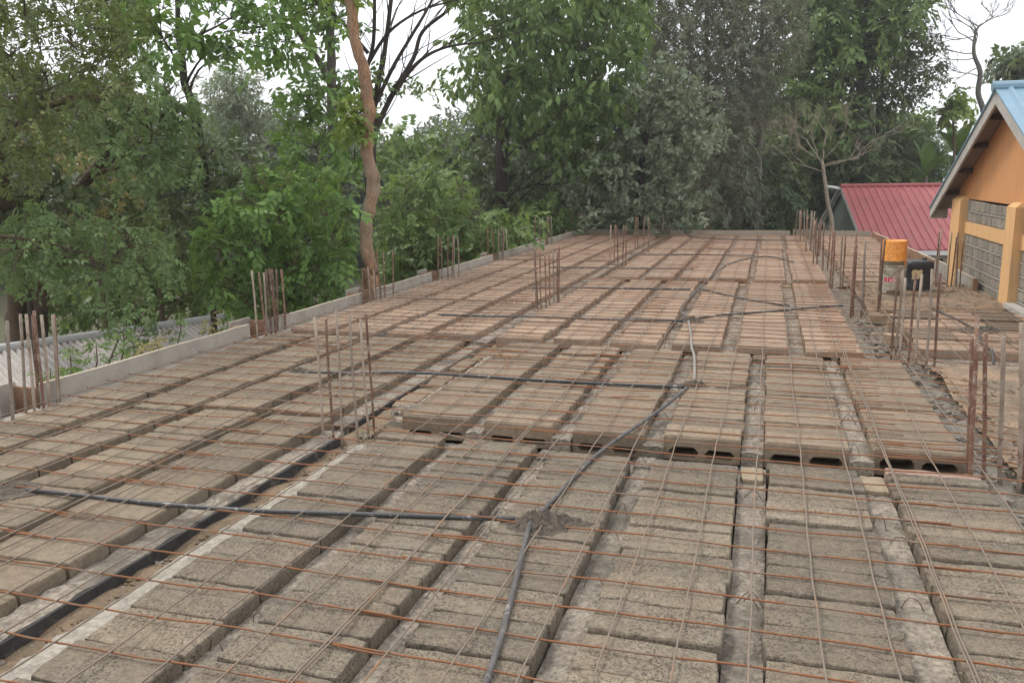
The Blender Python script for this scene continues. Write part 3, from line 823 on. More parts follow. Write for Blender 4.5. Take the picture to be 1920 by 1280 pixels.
conduit('pale conduit lying in the gap of the left blocks', [(-3.66, 7.5, -.03), (-3.66, 8.1, -.02), (-3.62, 8.7, .005)], 'conduit_grey')
conduit('short pale conduit stub in the left gap', [(-3.61, 6.25, -.02), (-3.6, 5.95, .0), (-3.56, 5.79, .01)], 'conduit_white')

def heap(label, blobs, seed, mat='mortar_wet'):
    rs = random.Random(seed); x0 = min(q[0]-3*q[2] for q in blobs); x1 = max(q[0]+3*q[2] for q in blobs); y0 = min(q[1]-3*q[2] for q in blobs); y1 = max(q[1]+3*q[2] for q in blobs)
    n = 46; vs = []
    for j in range(n+1):
        for i in range(n+1):
            x, y = x0+(x1-x0)*i/n, y0+(y1-y0)*j/n
            h = sum(1.15*a*math.exp(-((x-mx)**2+((y-my)*1.25)**2)/(1.35*s)**2) for mx, my, s, a in blobs)
            h *= .72+.28*sin(x*70+seed)*sin(y*83)+rs.uniform(-.2, .2)
            vs.append((x+rs.uniform(-.003, .003), y+rs.uniform(-.003, .003), h-.008))
    fs = [(j*(n+1)+i, j*(n+1)+i+1, (j+1)*(n+1)+i+1, (j+1)*(n+1)+i) for j in range(n) for i in range(n)]
    fs = [f for f in fs if max(vs[q][2] for q in f) > -.003]
    b = MB(); b.add(vs, fs)
    return tag(b.build('mortar_heap', M[mat]), label, 'mortar heap', 'mortar heaps over the conduit joints')
heap('brown mortar heap on the conduit joint nearest the camera', [(-.93, 3.41, .06, .045), (-.82, 3.42, .06, .035), (-.71, 3.44, .045, .018), (-.97, 3.34, .05, .022), (-.86, 3.36, .06, .03)], 1)
heap('dark mortar heap on the second conduit joint', [(-.48, 6.08, .06, .04), (-.41, 6.09, .04, .02)], 2)
heap('flat mortar smear right of the second conduit joint', [(-.22, 6.07, .05, .016), (-.14, 6.12, .05, .018), (-.3, 6.07, .03, .012)], 3)
heap('mortar heap on the third conduit joint', [(-.76, 8.92, .07, .045), (-.68, 8.9, .05, .03)], 4)
heap('mortar heap on the balcony conduit', [(1.97, 8.95, .10, .04), (2.12, 8.97, .08, .03)], 5)
heap('mortar on the left conduit joint', [(-3.56, 5.8, .06, .035), (-3.48, 5.82, .05, .02)], 6)
heap('mortar at the left frame edge where the first conduit ends', [(-3.58, 3.12, .09, .03), (-3.72, 3.1, .07, .025)], 7)

for lab, pts in (('loose rusty bar lying on the second block floor', [(-1.02, 5.50, .03), (-.9, 5.56, .026), (-.72, 5.62, .024)]), ('loose rusty bar end beside the nearest inner column', [(-1.80, 4.46, .03), (-1.62, 4.40, .026), (-1.52, 4.33, .02)]), ('loose bent bar over the trench by the second mortar heap', [(-2.30, 6.9, .02), (-2.05, 6.6, .03), (-1.95, 6.3, .02)])):
    b = MB(); b.tube(smooth_path(pts), .0042, 6); tag(b.build('loose_bar', M['rust'], None, True), lab, 'steel bar', 'loose bars on the floor')
rs3 = random.Random(8)
for lab, (x, y, z), L, rz in (('crumpled pale cement-bag scrap by the nearest inner column', (-2.36, 4.66, -.13), .16, .7), ('torn pale paper scrap in the trench behind the nearest inner column', (-2.33, 5.15, -.085), .2, 1.2)):
    n = 10; vs = []
    for jj in range(n+1):
        for ii in range(n+1):
            u, v = (ii/n-.5)*L, (jj/n-.5)*L*.5
            vs.append((x+u*cos(rz)-v*sin(rz), y+u*sin(rz)+v*cos(rz), z+.03+.022*sin(ii*1.3+jj*.7)+rs3.uniform(-.008, .008)))
    b = MB(); b.add(vs, [(jj*(n+1)+ii, jj*(n+1)+ii+1, (jj+1)*(n+1)+ii+1, (jj+1)*(n+1)+ii) for jj in range(n) for ii in range(n)])
    tag(b.build('paper_scrap', M['white_mortar']), lab, 'paper scrap', 'paper scraps in the trench')
b = MB(); b.add(*block_verts(.035, .10, .09, _rs)); o = tag(b.build('block_chip', M['block_tan']), 'small upright chip of block right of the nearest inner column', 'block chip'); o.location = (-2.26, 4.60, -.02)

# ================================================================== BUCKETS
M['bucket_white'] = mat_plain('dirty_white_plastic', (.43, .39, .32), .6, .14, 9, c2=(.24, .19, .125), ex=(.44, .60, .9))
M['orange_paint'] = mat_plain('orange_stained_plastic', (.80, .29, .04), .45, .25, 26, c2=(.85, .62, .35), ex=(.5, .66, .6))
M['plastic_black'] = mat_plain('black_plastic', (.035, .037, .04), .42, .15, 10, c2=(.10, .095, .09), ex=(.55, .8, .5))
M['label_red'] = mat_plain('red_print', (.55, .045, .07), .6, .05)
M['label_white'] = mat_plain('white_print', (.75, .72, .68), .6, .05)
M['label_paper'] = mat_plain('torn_paper_label', (.66, .53, .30), .8, .15, 30, c2=(.80, .72, .55))
M['dark_dirt'] = mat_plain('caked_dirt', (.13, .10, .06), .9, .2, 30)
cxb, cyb = 1.565, 11.70
bk = thing('paint_bucket', 'dirty white paint bucket with red band under the orange tin', 'bucket', (cxb, cyb, -.02))
b = MB(); b.lathe([(.128, 0), (.134, .01), (.146, .30), (.155, .302), (.157, .325), (.150, .33), (.150, .345), (.157, .348), (.158, .372), (.150, .374), (.145, .36), (.14, .345)], 32); b.build('bucket_body', M['bucket_white'], bk, False)
def arc_patch(z0, z1, r0, r1, a0, a1, n=12, off=.0012):
    vs = []; 
    for i in range(n+1):
        a = a0+(a1-a0)*i/n
        for z, r in ((z0, r0), (z1, r1)): vs.append(((r+off)*cos(a), (r+off)*sin(a), z))
    return vs, [(i*2, i*2+2, i*2+3, i*2+1) for i in range(n)]
def rad_at(z): return .134+(.146-.134)*z/.30
view_a = atan2(-cyb, -cxb)
b = MB(); b.add(*arc_patch(.165, .215, rad_at(.165), rad_at(.215), view_a-.75, view_a+.22)); b.build('red_band', M['label_red'], bk)
b = MB(); b.add(*arc_patch(.0, .055, rad_at(0), rad_at(.055), view_a-.5, view_a+1.2, off=.0015)); b.build('dirt_skirt', M['dark_dirt'], bk)
fc = bpy.data.curves.new('band_text', 'FONT'); fc.body = 'l silk'; fc.size = .062; fc.align_x = 'CENTER'; fc.extrude = 0
to = bpy.data.objects.new('band_text_tmp', fc); col.objects.link(to)
dg = bpy.context.evaluated_depsgraph_get()
tm = bpy.data.meshes.new_from_object(to.evaluated_get(dg))
bpy.data.objects.remove(to)
for v in tm.vertices:
    a = view_a-.10+v.co.x/.14
    z = .170+v.co.y
    r = rad_at(z)+.0025
    v.co = (r*cos(a), r*sin(a), z)
tm.materials.clear(); tm.materials.append(M['label_white'])
link('band_lettering', tm, bk)
ob = thing('orange_tin', 'orange paint-stained tin upside down on the white bucket', 'tin', (cxb-.005, cyb, .355))
b = MB(); b.lathe([(.150, 0), (.152, .012), (.147, .02), (.146, .15), (.149, .158), (.146, .166), (.145, .285), (.148, .292), (.143, .305), (.138, .300), (.132, .292)], 32); b.build('tin_body', M['orange_paint'], ob, False)
b = MB(); b.add(*arc_patch(.0, .05, .1515, .147, view_a-1.2, view_a+1.0, 16, .0018)); b.build('dirt_rim', M['dark_dirt'], ob)
jc = thing('jerrycan', 'black plastic container with torn paper label beside the paint bucket', 'container', (1.925, 12.2, -.03), radians(10))
b = MB()
def rrect(w, d, r, n=5):
    out = []
    for (cx, cy, a0) in ((w/2-r, d/2-r, 0), (-w/2+r, d/2-r, pi/2), (-w/2+r, -d/2+r, pi), (w/2-r, -d/2+r, 1.5*pi)):
        for k in range(n): a = a0+pi/2*k/(n-1); out.append((cx+r*cos(a), cy+r*sin(a)))
    return out
prof = [(.0, .92), (.012, .97), (.03, 1.0), (.07, 1.0), (.08, .975), (.30, .975), (.31, 1.0), (.35, 1.0), (.375, .96), (.392, .84), (.397, .6)]
ring = rrect(.34, .28, .075); n = len(ring); vs, fs = [], []
for z, s in prof: vs += [(x*s, y*s, z) for x, y in ring]
for i in range(len(prof)-1):
    for k in range(n): fs.append((i*n+k, i*n+(k+1) % n, (i+1)*n+(k+1) % n, (i+1)*n+k))
fs += [tuple(range(n-1, -1, -1)), tuple((len(prof)-1)*n+k for k in range(n))]
b.add(vs, fs); b.build('container_body', M['plastic_black'], jc, True)
b = MB(); b.lathe([(.03, .395), (.03, .42), (.026, .425)], 14, (.09, .05, 0)); b.build('cap', M['plastic_black'], jc)
b = MB()
rsx = random.Random(4); rng_pts = [(-.105, .165), (-.08, .155), (-.05, .17), (-.02, .16), (.0, .185), (.025, .18), (.03, .215), (.02, .24), (.03, .27), (.0, .285), (-.03, .272), (-.06, .285), (-.1, .28), (-.11, .24), (-.1, .2)]
b.add([(x-.01, -.1385, z) for x, z in rng_pts], [tuple(range(len(rng_pts)))]); b.build('torn_label', M['label_paper'], jc)

# ================================================================== YELLOW BUILDING
M['yellow_wall'] = mat_plain('ochre_plaster', (.565, .275, .118), .85, .07, 2.2, .2, c2=(.47, .235, .105), ex=(.55, .8, .5), streak=((.36, .21, .12), (9, 9, 1.1), .5))
M['yellow_trim'] = mat_plain('light_ochre_plaster', (.66, .395, .185), .85, .05, 3, .2, c2=(.50, .31, .15), ex=(.54, .78, .6), streak=((.40, .28, .17), (11, 11, 1.3), .6))
M['wall_stone'] = mat_block('grey_wall_stone', (.32, .288, .238), (.265, .24, .2), .35, .15, (.3, .25, .19))
M['stone_mortar'] = mat_rough('stone_joint', (.40, .37, .32), (.33, .30, .26), 9, 90)
M['roof_blue'] = mat_plain('blue_roof_sheet', (.175, .285, .365), .5, .1, 3, .4, 0, streak=((.26, .31, .34), (1.2, 5, 5), .6))
M['fascia'] = mat_plain('grey_white_fascia', (.40, .38, .345), .7, .1, 5, c2=(.26, .235, .20))
M['soffit'] = mat_plain('brown_soffit_sheet', (.22, .175, .15), .6, .12, 4, c2=(.30, .26, .23))
M['purlin'] = mat_plain('dark_purlin', (.075, .05, .04), .8, .1, 6)
yb = thing('yellow_building', 'ochre gabled building with grey stone panels and blue roof at right', 'building', (2.75, 12.5, -3.2))
def P(b, name, mat, par=yb, smooth=False):
    o = b.build(name, mat, par, smooth)
    o.location = (-par.location.x, -par.location.y, -par.location.z) if par is yb else (0, 0, 0)
    return o
AY, AZ, SL = 11.47, 2.44, .4146
def roof_z(y): return AZ - SL*abs(y-AY)
# gable wall with real depth
b = MB(); zt = 1.10
gv = [(2.752, 8.1, zt), (2.752, 14.6, zt), (2.752, 14.6, roof_z(14.6)-.02), (2.752, AY, AZ-.02), (2.752, 8.1, roof_z(8.1)-.02)]
gv2 = [(x+.2, y, z) for x, y, z in gv]
b.add(gv+gv2, [(4, 3, 2, 1, 0), (5, 6, 7, 8, 9)]+[(i, (i+1) % 5, 5+(i+1) % 5, 5+i) for i in range(5)])
P(b, 'gable_wall', M['yellow_wall'])
b = MB(); b.box(2.753, 2.95, 8.1, 14.6, -3.3, zt-.002); P(b, 'back_wall', M['stone_mortar'])
b = MB(); b.box(2.722, 2.751, 8.1, 14.2, .635, .80); P(b, 'plaster_band', M['yellow_trim'])
b = MB(); b.box(2.722, 2.751, 8.1, 14.2, -3.3, -.09); P(b, 'plaster_band', M['yellow_trim'])
for (y0, y1, nm) in ((10.72, 11.10, 'pillar'), (13.62, 14.2, 'pillar')):
    b = MB()
    ch = .025
    b.box(2.64, 2.75, y0, y1, -3.3, zt); 
    b.add([(2.64, y0, zt), (2.75, y0, zt), (2.75, y1, zt), (2.64, y1, zt), (2.70, y0+.03, zt+.05), (2.75, y0+.03, zt+.05), (2.75, y1-.03, zt+.05), (2.70, y1-.03, zt+.05)], [(4, 5, 6, 7), (0, 1, 5, 4), (1, 2, 6, 5), (2, 3, 7, 6), (3, 0, 4, 7)])
    P(b, nm, M['yellow_trim'])
rsy = random.Random(9)
for (ya, yb_, za, zb, nrow) in ((11.1, 13.62, .80, 1.098, 2), (11.1, 13.62, -.09, .635, 5), (8.1, 10.72, .80, 1.098, 2), (8.1, 10.72, -.09, .635, 5)):
    rh = (zb-za)/nrow
    for r in range(nrow):
        y = ya+.005
        while y < yb_-.05:
            L = min(rsy.uniform(.25, .33), yb_-.005-y)
            if yb_-(y+L) < .1: L = yb_-.005-y
            b = MB(); vs, fs = block_verts(L-.014, rh-.022, .035, rsy, 4, 2, .003, .003)
            b.add([(2.737-z, y+L/2+xx, za+rh*(r+.5)+yy_) for xx, yy_, z in [(p[0], p[1], p[2]) for p in vs]], [tuple(reversed(f)) for f in fs])
            P(b, 'wall_stone', M['wall_stone'])
            y += L
        if r:
            b = MB(); b.box(2.728, 2.745, ya, yb_, za+rh*r-.007, za+rh*r+.005); P(b, 'mortar_joint', M['stone_mortar'])
# roof: two ribbed slopes, fascia, soffit and purlins
def rib_profile(L, pitch=.19, w=.035, h=.028):
    pts = []; x = 0
    while x < L:
        pts += [(x, 0), (x+pitch-2*w, 0), (x+pitch-1.5*w, h), (x+pitch-.5*w, h)]
        x += pitch
    pts.append((x, 0)); return pts
for s, nm in ((1, 'rear_slope'), (-1, 'front_slope')):
    b = MB(); vs, fs = [], []
    pr = rib_profile(6.5)
    ye = AY+s*3.65
    for x, h in pr:
        vs += [(2.48+x, AY, AZ+.02+h), (2.48+x, ye, roof_z(ye)+.02+h), (2.48+x, AY, AZ), (2.48+x, ye, roof_z(ye))]
    for i in range(len(pr)-1):
        fs += [(i*4, i*4+1, i*4+5, i*4+4), (i*4+2, i*4+6, i*4+7, i*4+3)]
    fs += [(0, 2, 3, 1)]
    b.add(vs, fs); P(b, nm, M['roof_blue'])
    b = MB()   # soffit sheet under the overhang
    b.add([(2.53, AY, AZ-.012), (2.751, AY, AZ-.012), (2.751, ye, roof_z(ye)-.012), (2.53, ye, roof_z(ye)-.012), (2.53, AY, AZ-.006), (2.751, AY, AZ-.006), (2.751, ye, roof_z(ye)-.006), (2.53, ye, roof_z(ye)-.006)], [(0, 1, 2, 3), (7, 6, 5, 4), (0, 3, 7, 4), (3, 2, 6, 7), (2, 1, 5, 6)])
    P(b, 'soffit', M['soffit'])
    b = MB()   # fascia board
    q = [(2.50, AY, AZ-.005), (2.50, ye, roof_z(ye)-.005), (2.50, ye, roof_z(ye)-.15), (2.50, AY, AZ-.165)]
    b.add(q+[(x+.028, y, z) for x, y, z in q], [(0, 1, 2, 3), (7, 6, 5, 4), (0, 4, 5, 1), (1, 5, 6, 2), (2, 6, 7, 3), (3, 7, 4, 0)])
    P(b, 'fascia', M['fascia'])
    for k in range(5):
        y = AY+s*(.55+k*.78); z = roof_z(y)-.014
        b = MB(); b.box(2.53, 2.751, y-.03, y+.03, z-.075, z-.014); P(b, 'purlin', M['purlin'])
b = MB(); b.tube([(2.45, AY, AZ+.035), (9.0, AY, AZ+.035)], .06, 10); P(b, 'ridge_cap', M['roof_blue'])
b = MB(); b.box(2.52, 2.75, AY+3.60, AY+3.63, roof_z(AY+3.63)-.16, roof_z(AY+3.63)-.02); P(b, 'eave_board', M['fascia'])
b = MB(); b.box(2.60, 2.72, 9.6, 10.70, -.02, .04); P(b, 'ledge', M['fascia'])
b = MB(); b.box(2.96, 8.9, 14.3, 14.5, -3.3, 1.1); P(b, 'rear_wall', M['yellow_wall'])
b = MB(); b.box(2.96, 8.9, 8.2, 8.4, -3.3, 1.0); P(b, 'front_wall', M['yellow_wall'])

# ================================================================== RED-ROOFED BUILDING
M['roof_red'] = mat_plain('red_roof_sheet', (.315, .078, .08), .5, .08, 1.5, .35, 0, c2=(.40, .125, .125), streak=((.25, .10, .085), (5, 1.2, 1.2), .55))
M['green_wall'] = mat_plain('grey_green_wall', (.15, .185, .155), .85, .06, 3)
M['white_trim'] = mat_plain('white_trim', (.62, .61, .59), .6, .06, 6)
M['dark_glass'] = mat_plain('dark_opening', (.02, .02, .022), .3, .1, 3)
M['cream_wall'] = mat_plain('cream_wall', (.55, .48, .38), .85, .06, 3)
rb = thing('red_roofed_house', 'low house with red ribbed metal roof and green gable behind the floor', 'building', (2.45, 32.6, -3.2), radians(6.5))
EY, RY, XA, XB = 28.2, 32.6, 2.45, 10.5
EZ, RZ = -.82, 1.03
def PR(b, name, mat, smooth=False):
    o = b.build(name, mat, rb, smooth); o.location = (-2.45, -32.6, 3.2); return o
b = MB(); vs, fs = [], []
pr = rib_profile(XB-XA, .235, .045, .035)
for x, h in pr: vs += [(XA+x, RY, RZ+h), (XA+x, EY, EZ+h), (XA+x, RY, RZ-.03), (XA+x, EY, EZ-.03)]
for i in range(len(pr)-1): fs += [(i*4, i*4+1, i*4+5, i*4+4), (i*4+2, i*4+6, i*4+7, i*4+3), (i*4+1, i*4+3, i*4+7, i*4+5)]
fs.append((0, 2, 3, 1))
b.add(vs, fs); PR(b, 'front_slope', M['roof_red'])
b = MB(); RYB = 38.6; EZB = RZ-.42*(RYB-RY)
b.add([(XA, RY, RZ), (XB, RY, RZ), (XB, RYB, EZB), (XA, RYB, EZB), (XA, RY, RZ-.04), (XB, RY, RZ-.04), (XB, RYB, EZB-.04), (XA, RYB, EZB-.04)], [(0, 1, 2, 3), (7, 6, 5, 4), (0, 3, 7, 4), (1, 5, 6, 2), (3, 2, 6, 7)]); PR(b, 'rear_slope', M['roof_red'])
b = MB(); b.tube([(XA-.02, RY, RZ+.03), (XB, RY, RZ+.03)], .075, 8); PR(b, 'ridge_cap', M['roof_red'])
b = MB(); xg = XA+.07
gq = [(xg, EY+.5, -3.3), (xg, RYB-.5, -3.3), (xg, RYB-.5, EZB+.16), (xg, RY, RZ-.08), (xg, EY+.5, EZ+.16)]
b.add(gq+[(x+.2, y, z) for x, y, z in gq], [(4, 3, 2, 1, 0), (5, 6, 7, 8, 9)]+[(i, (i+1) % 5, 5+(i+1) % 5, 5+i) for i in range(5)]); PR(b, 'gable_wall', M['green_wall'])
b = MB(); b.box(xg+.202, XB-.3, EY+.52, EY+.72, -3.3, EZ+.05); PR(b, 'front_wall', M['cream_wall'])
for x in (4.0, 5.2, 6.4, 7.6):
    b = MB(); b.box(x, x+.85, EY+.50, EY+.519, -2.2, EZ-.32); w_ = PR(b, 'window', M['dark_glass'])
    b = MB(); b.box(x-.05, x+.9, EY+.47, EY+.499, EZ-.32, EZ-.25); PR(b, 'lintel', M['white_trim'])
b = MB(); b.box(XA, XB, EY-.02, EY+.03, EZ-.17, EZ-.035); PR(b, 'eave_board', M['white_trim'])
for s, (ya, za) in enumerate(((EY, EZ), (RYB, EZB))):
    b = MB(); q = [(XA-.01, RY, RZ-.02), (XA-.01, ya, za-.02), (XA-.01, ya, za-.17), (XA-.01, RY, RZ-.19)]
    b.add(q+[(x+.03, y, z) for x, y, z in q], [(0, 1, 2, 3), (7, 6, 5, 4), (0, 4, 5, 1), (1, 5, 6, 2), (2, 6, 7, 3), (3, 7, 4, 0)]); PR(b, 'verge_board', M['white_trim'])
b = MB(); b.tube(smooth_path([(XA-.55, RY, RZ+.02), (XA-.1, RY, RZ-.06), (XA-.05, RY+.5, RZ-.25), (XA-.08, RYB-2.5, EZB+1.0), (XA-.1, RYB-.2, EZB-.05)]), .05, 8); PR(b, 'gutter_pipe', M['white_trim'], True)

# ================================================================== CORRUGATED SHED ROOF (LEFT)
M['corrugated'] = mat_rough('weathered_corrugated_sheet', (.50, .455, .41), (.38, .34, .31), 1.6, 40, rough=.6, extra=(.30, .235, .19), ex=(.55, .75, .6), escale=1.5, bstr=.15, spec=.4)
M['ridge_sheet'] = mat_plain('pale_ridge_sheet', (.52, .51, .49), .5, .08, 3, .4)
M['shed_wall'] = mat_plain('timber_wall', (.22, .16, .11), .85, .15, 5)
RA = np.array([-12.9, 9.0]); RD = np.array([.42, .9]); RD = RD/np.linalg.norm(RD); RP = np.array([RD[1], -RD[0]])
sh = thing('shed', 'low shed with weathered corrugated metal roof beyond the left board', 'shed', (RA[0]+RP[0]*2, RA[1]+RP[1]*2, -3.2))
def PS(b, name, mat, smooth=False):
    o = b.build(name, mat, sh, smooth); o.location = (-sh.location.x, -sh.location.y, 3.2); return o
SLN = 4.1; RZ0, EZ0 = -1.2, -2.3
for k in range(10):
    u0 = -2.2+k*.80; b = MB(); vs, fs = [], []
    n = 48
    for i in range(n+1):
        u = u0+.84*i/n; h = .027*sin(2*pi*u/.105)+.004*(k % 2)
        for t in (0, .5, 1.0):
            q = RA+RD*u+RP*SLN*t
            vs.append((q[0], q[1], RZ0+(EZ0-RZ0)*t+h))
    for i in range(n):
        for j in range(2): fs.append((i*3+j, i*3+j+1, (i+1)*3+j+1, (i+1)*3+j))
    b.add(vs, fs); PS(b, 'roof_sheet', M['corrugated'], True)
b = MB(); q0, q1 = RA+RD*-2.3, RA+RD*5.95
b.tube([(q0[0], q0[1], RZ0+.02), (q1[0], q1[1], RZ0+.02)], .085, 10); PS(b, 'ridge_cap', M['ridge_sheet'], True)
b = MB()
for t in (.04, .96):
    a, c = RA+RD*-2.1+RP*SLN*t, RA+RD*5.7+RP*SLN*t
    b2_ = MB(); z1 = RZ0+(EZ0-RZ0)*t-.06
    dd = RP*.05
    b2_.add([(a[0]-dd[0], a[1]-dd[1], -3.3), (c[0]-dd[0], c[1]-dd[1], -3.3), (c[0]+dd[0], c[1]+dd[1], -3.3), (a[0]+dd[0], a[1]+dd[1], -3.3), (a[0]-dd[0], a[1]-dd[1], z1), (c[0]-dd[0], c[1]-dd[1], z1), (c[0]+dd[0], c[1]+dd[1], z1), (a[0]+dd[0], a[1]+dd[1], z1)], [(4, 5, 6, 7), (0, 1, 5, 4), (1, 2, 6, 5), (2, 3, 7, 6), (3, 0, 4, 7)])
    PS(b2_, 'wall', M['shed_wall'])
q0, q1 = RA+RD*-2.25, RA+RD*5.9
b = MB(); vs = []
for q in (q0, q1):
    for t, dz in ((0, -.1), (1, -.1), (1, -.12), (0, -.12)):
        p = q-RP*.75*t; vs.append((p[0], p[1], RZ0+.06-.3*t+dz))
b.add(vs, [(0, 1, 5, 4), (3, 7, 6, 2), (0, 4, 7, 3), (1, 2, 6, 5), (0, 3, 2, 1), (4, 5, 6, 7)]); PS(b, 'rear_slope', M['ridge_sheet'])
# ================================================================== PLANTS
def nrm(a): return a/(np.linalg.norm(a, axis=-1, keepdims=True)+1e-9)

LEAF4 = (np.array([(0, 0, 0), (.27, .40, .05), (0, 1, -.10), (-.27, .40, .05), (0, .48, -.01)]), [(0, 1, 4), (1, 2, 4), (2, 3, 4), (3, 0, 4)])
LEAF2 = (np.array([(0, 0, 0), (.25, .42, .05), (0, 1, -.06), (-.25, .42, .05)]), [(0, 1, 2), (0, 2, 3)])
NEED = (np.array([(-.03, 0, 0), (.03, 0, 0), (0, 1, -.05)]), [(0, 1, 2)])

def spray(kind, rs):
    """one leafy twig of unit length along +y: verts, tri faces, per-vertex leaf shade"""
    V, F, S = [], [], []
    def leaf(base, fwd, up, L, w, tpl):
        f = nrm(np.array(fwd, float)); u = np.array(up, float); u = nrm(u-f*np.dot(u, f)); x = np.cross(f, u)
        o = len(V); s = rs.random()
        for p in tpl[0]:
            V.append(np.array(base)+L*(p[0]*w*x+p[1]*f+p[2]*u)); S.append(s)
        for t in tpl[1]: F.append(tuple(i+o for i in t))
    U = rs.uniform
    if kind == 'broad':
        for k in range(8):
            t = .15+.85*k/7; s = 1 if k % 2 else -1
            base = (.03*s, t*.75, -.25*t*t)
            leaf(base, (s*U(.5, 1.1), U(.3, .9), U(-.75, .05)), (s*U(-.3, .3), U(-.3, .3), 1), U(.34, .48), U(.85, 1.15), LEAF4)
        leaf((0, .75, -.25), (0, 1, -.6), (U(-.3, .3), 0, 1), .45, 1, LEAF4)
    elif kind == 'droop':      # long hanging leaves
        for k in range(8):
            a = U(0, 2*pi)
            leaf((.04*cos(a), .3+.5*k/7, -.12*k/7), (cos(a)*.7, U(.1, .7), U(-1.1, -.35)), (cos(a), sin(a)*.3, .7), U(.40, .56), U(.66, .9), LEAF4)
    elif kind == 'pinnate':
        for k in range(8):
            t = .12+.88*k/7; z = -.38*t*t
            for s in (-1, 1):
                leaf((U(-.03, .03), t+U(-.04, .04), z+U(-.04, .04)), (s*1.0, U(.2, .95), -.25-.6*t*U(.2, 1.5)), (U(-.4, .4), U(-.2, .6), 1), U(.20, .38)*(1.1-.35*t), U(.7, 1.1), LEAF2)
        leaf((0, 1, -.38), (0, .7, -.7), (0, .2, 1), .26, .75, LEAF2)
    elif kind == 'fine':
        for k in range(16):
            a = U(0, 2*pi); t = U(.05, 1)
            leaf((0, t, -.2*t*t), (cos(a)*.8, U(.3, 1), sin(a)*.6-.35), (sin(a), 0, 1), U(.28, .5), 2.6, NEED)
    else:                      # small: dense rosettes of short leaves
        for k in range(12):
            a = U(0, 2*pi); t = U(.2, 1)
            leaf((0, t*.8, 0), (cos(a), U(.1, .9), sin(a)*.9), (U(-1, 1), U(-1, 1), 1), U(.24, .36), 1.15, LEAF2)
    return np.array(V), np.array(F), np.array(S)
_sr = random.Random(17)
SPR = {k: [spray(k, _sr) for _ in range(6)] for k in ('broad', 'droop', 'pinnate', 'fine', 'small')}

def scatter(kind, P_, F_, U_, size, shade):
    """place sprays: positions, forward axes, up axes, lengths and shades -> mesh arrays"""
    VV, FF, SS = [], [], []; off = 0
    n = len(P_); var = rng.integers(0, 6, n)
    Y = nrm(F_); X = nrm(np.cross(Y, U_)); Z = np.cross(X, Y)
    for v in range(6):
        i = np.where(var == v)[0]
        if not len(i): continue
        tv, tf, ts = SPR[kind][v]
        a = (tv[None, :, 0:1]*X[i][:, None] + tv[None, :, 1:2]*Y[i][:, None] + tv[None, :, 2:3]*Z[i][:, None])*size[i][:, None, None] + P_[i][:, None]
        VV.append(a.reshape(-1, 3))
        FF.append((tf[None]+(np.arange(len(i))*len(tv))[:, None, None]+off).reshape(-1, 3))
        SS.append(np.clip(shade[i][:, None]*.65+ts[None]*.35, 0, 1).reshape(-1))
        off += len(i)*len(tv)
    return np.concatenate(VV), np.concatenate(FF), np.concatenate(SS)

def tri_mesh(name, V, F, S, mat):
    me = bpy.data.meshes.new(name)
    me.vertices.add(len(V)); me.vertices.foreach_set('co', V.astype(np.float32).ravel())
    me.loops.add(len(F)*3); me.loops.foreach_set('vertex_index', F.astype(np.int32).ravel())
    me.polygons.add(len(F)); me.polygons.foreach_set('loop_start', np.arange(0, len(F)*3, 3, dtype=np.int32))
    me.update(calc_edges=True)
    at = me.attributes.new('lc', 'FLOAT', 'POINT'); at.data.foreach_set('value', S.astype(np.float32))
    me.materials.append(mat)
    return me

def in_poly(x, y, poly):
    c = False; j = len(poly)-1
    for i in range(len(poly)):
        xi, yi = poly[i]; xj, yj = poly[j]
        if (yi > y) != (yj > y) and x < (xj-xi)*(y-yi)/(yj-yi)+xi: c = not c
        j = i
    return c

def clumps_in(poly, r, spacing, rs, shrink=.55):
    xs_ = [p[0] for p in poly]; ys_ = [p[1] for p in poly]; out = []
    for _ in range(6000):
        x, y = rs.uniform(min(xs_), max(xs_)), rs.uniform(min(ys_), max(ys_))
        if not in_poly(x, y, poly): continue
        rr = rs.uniform(*r)
        if all((x-a)**2+(y-b)**2 > (spacing*(rr+q)*.5)**2 for a, b, q in out): out.append((x, y, rr))
    return out

TRI = [0]
def foliage(kind, clumps, size, cov, rs_np, up_bias=.35, droop=.25, shell=.55, mean=.45, var=.35):
    """clumps: world (centre, radii) -> leaf arrays"""
    Ps, Fs, Us, Sz, Sh = [], [], [], [], []
    for (c, r, light) in clumps:
        n = max(6, int(1.55*cov*(np.mean(r)/size)**2))
        d = nrm(rs_np.normal(size=(n, 3)))
        d[:, 2] += up_bias*.4; d = nrm(d)
        rad = shell+(1-shell)*rs_np.random(n)**.6
        bulge = 1+.22*np.sin(d[:, 0]*5+c[0]*3)*np.sin(d[:, 1]*4+d[:, 2]*6+c[2]*5)
        p = c+d*rad[:, None]*bulge[:, None]*r
        f = d*.8+rs_np.normal(size=(n, 3))*.55; f[:, 2] -= droop
        u = np.tile(np.array([0, 0, 1.0]), (n, 1))+rs_np.normal(size=(n, 3))*.35+d*.5
        Ps.append(p-nrm(f)*size*.35); Fs.append(f); Us.append(u)
        Sz.append(size*rs_np.uniform(.7, 1.3, n)); Sh.append(np.clip(rs_np.normal(mean+light, var*.6, n), 0, 1))
    V, F, S = scatter(kind, np.concatenate(Ps), np.concatenate(Fs), np.concatenate(Us), np.concatenate(Sz), np.concatenate(Sh))
    TRI[0] += len(F)
    return V, F, S

def limb_pts(a, b, rs, k=5, sag=.12):
    a, b = np.array(a), np.array(b); L = np.linalg.norm(b-a); out = []
    j1 = np.array([rs.gauss(0, 1), rs.gauss(0, 1), rs.gauss(0, .6)])*L*.07
    for i in range(k+1):
        t = i/k
        out.append(a+(b-a)*t+j1*sin(pi*t)+np.array([0, 0, sag*L*sin(pi*t)*.5]))
    return out

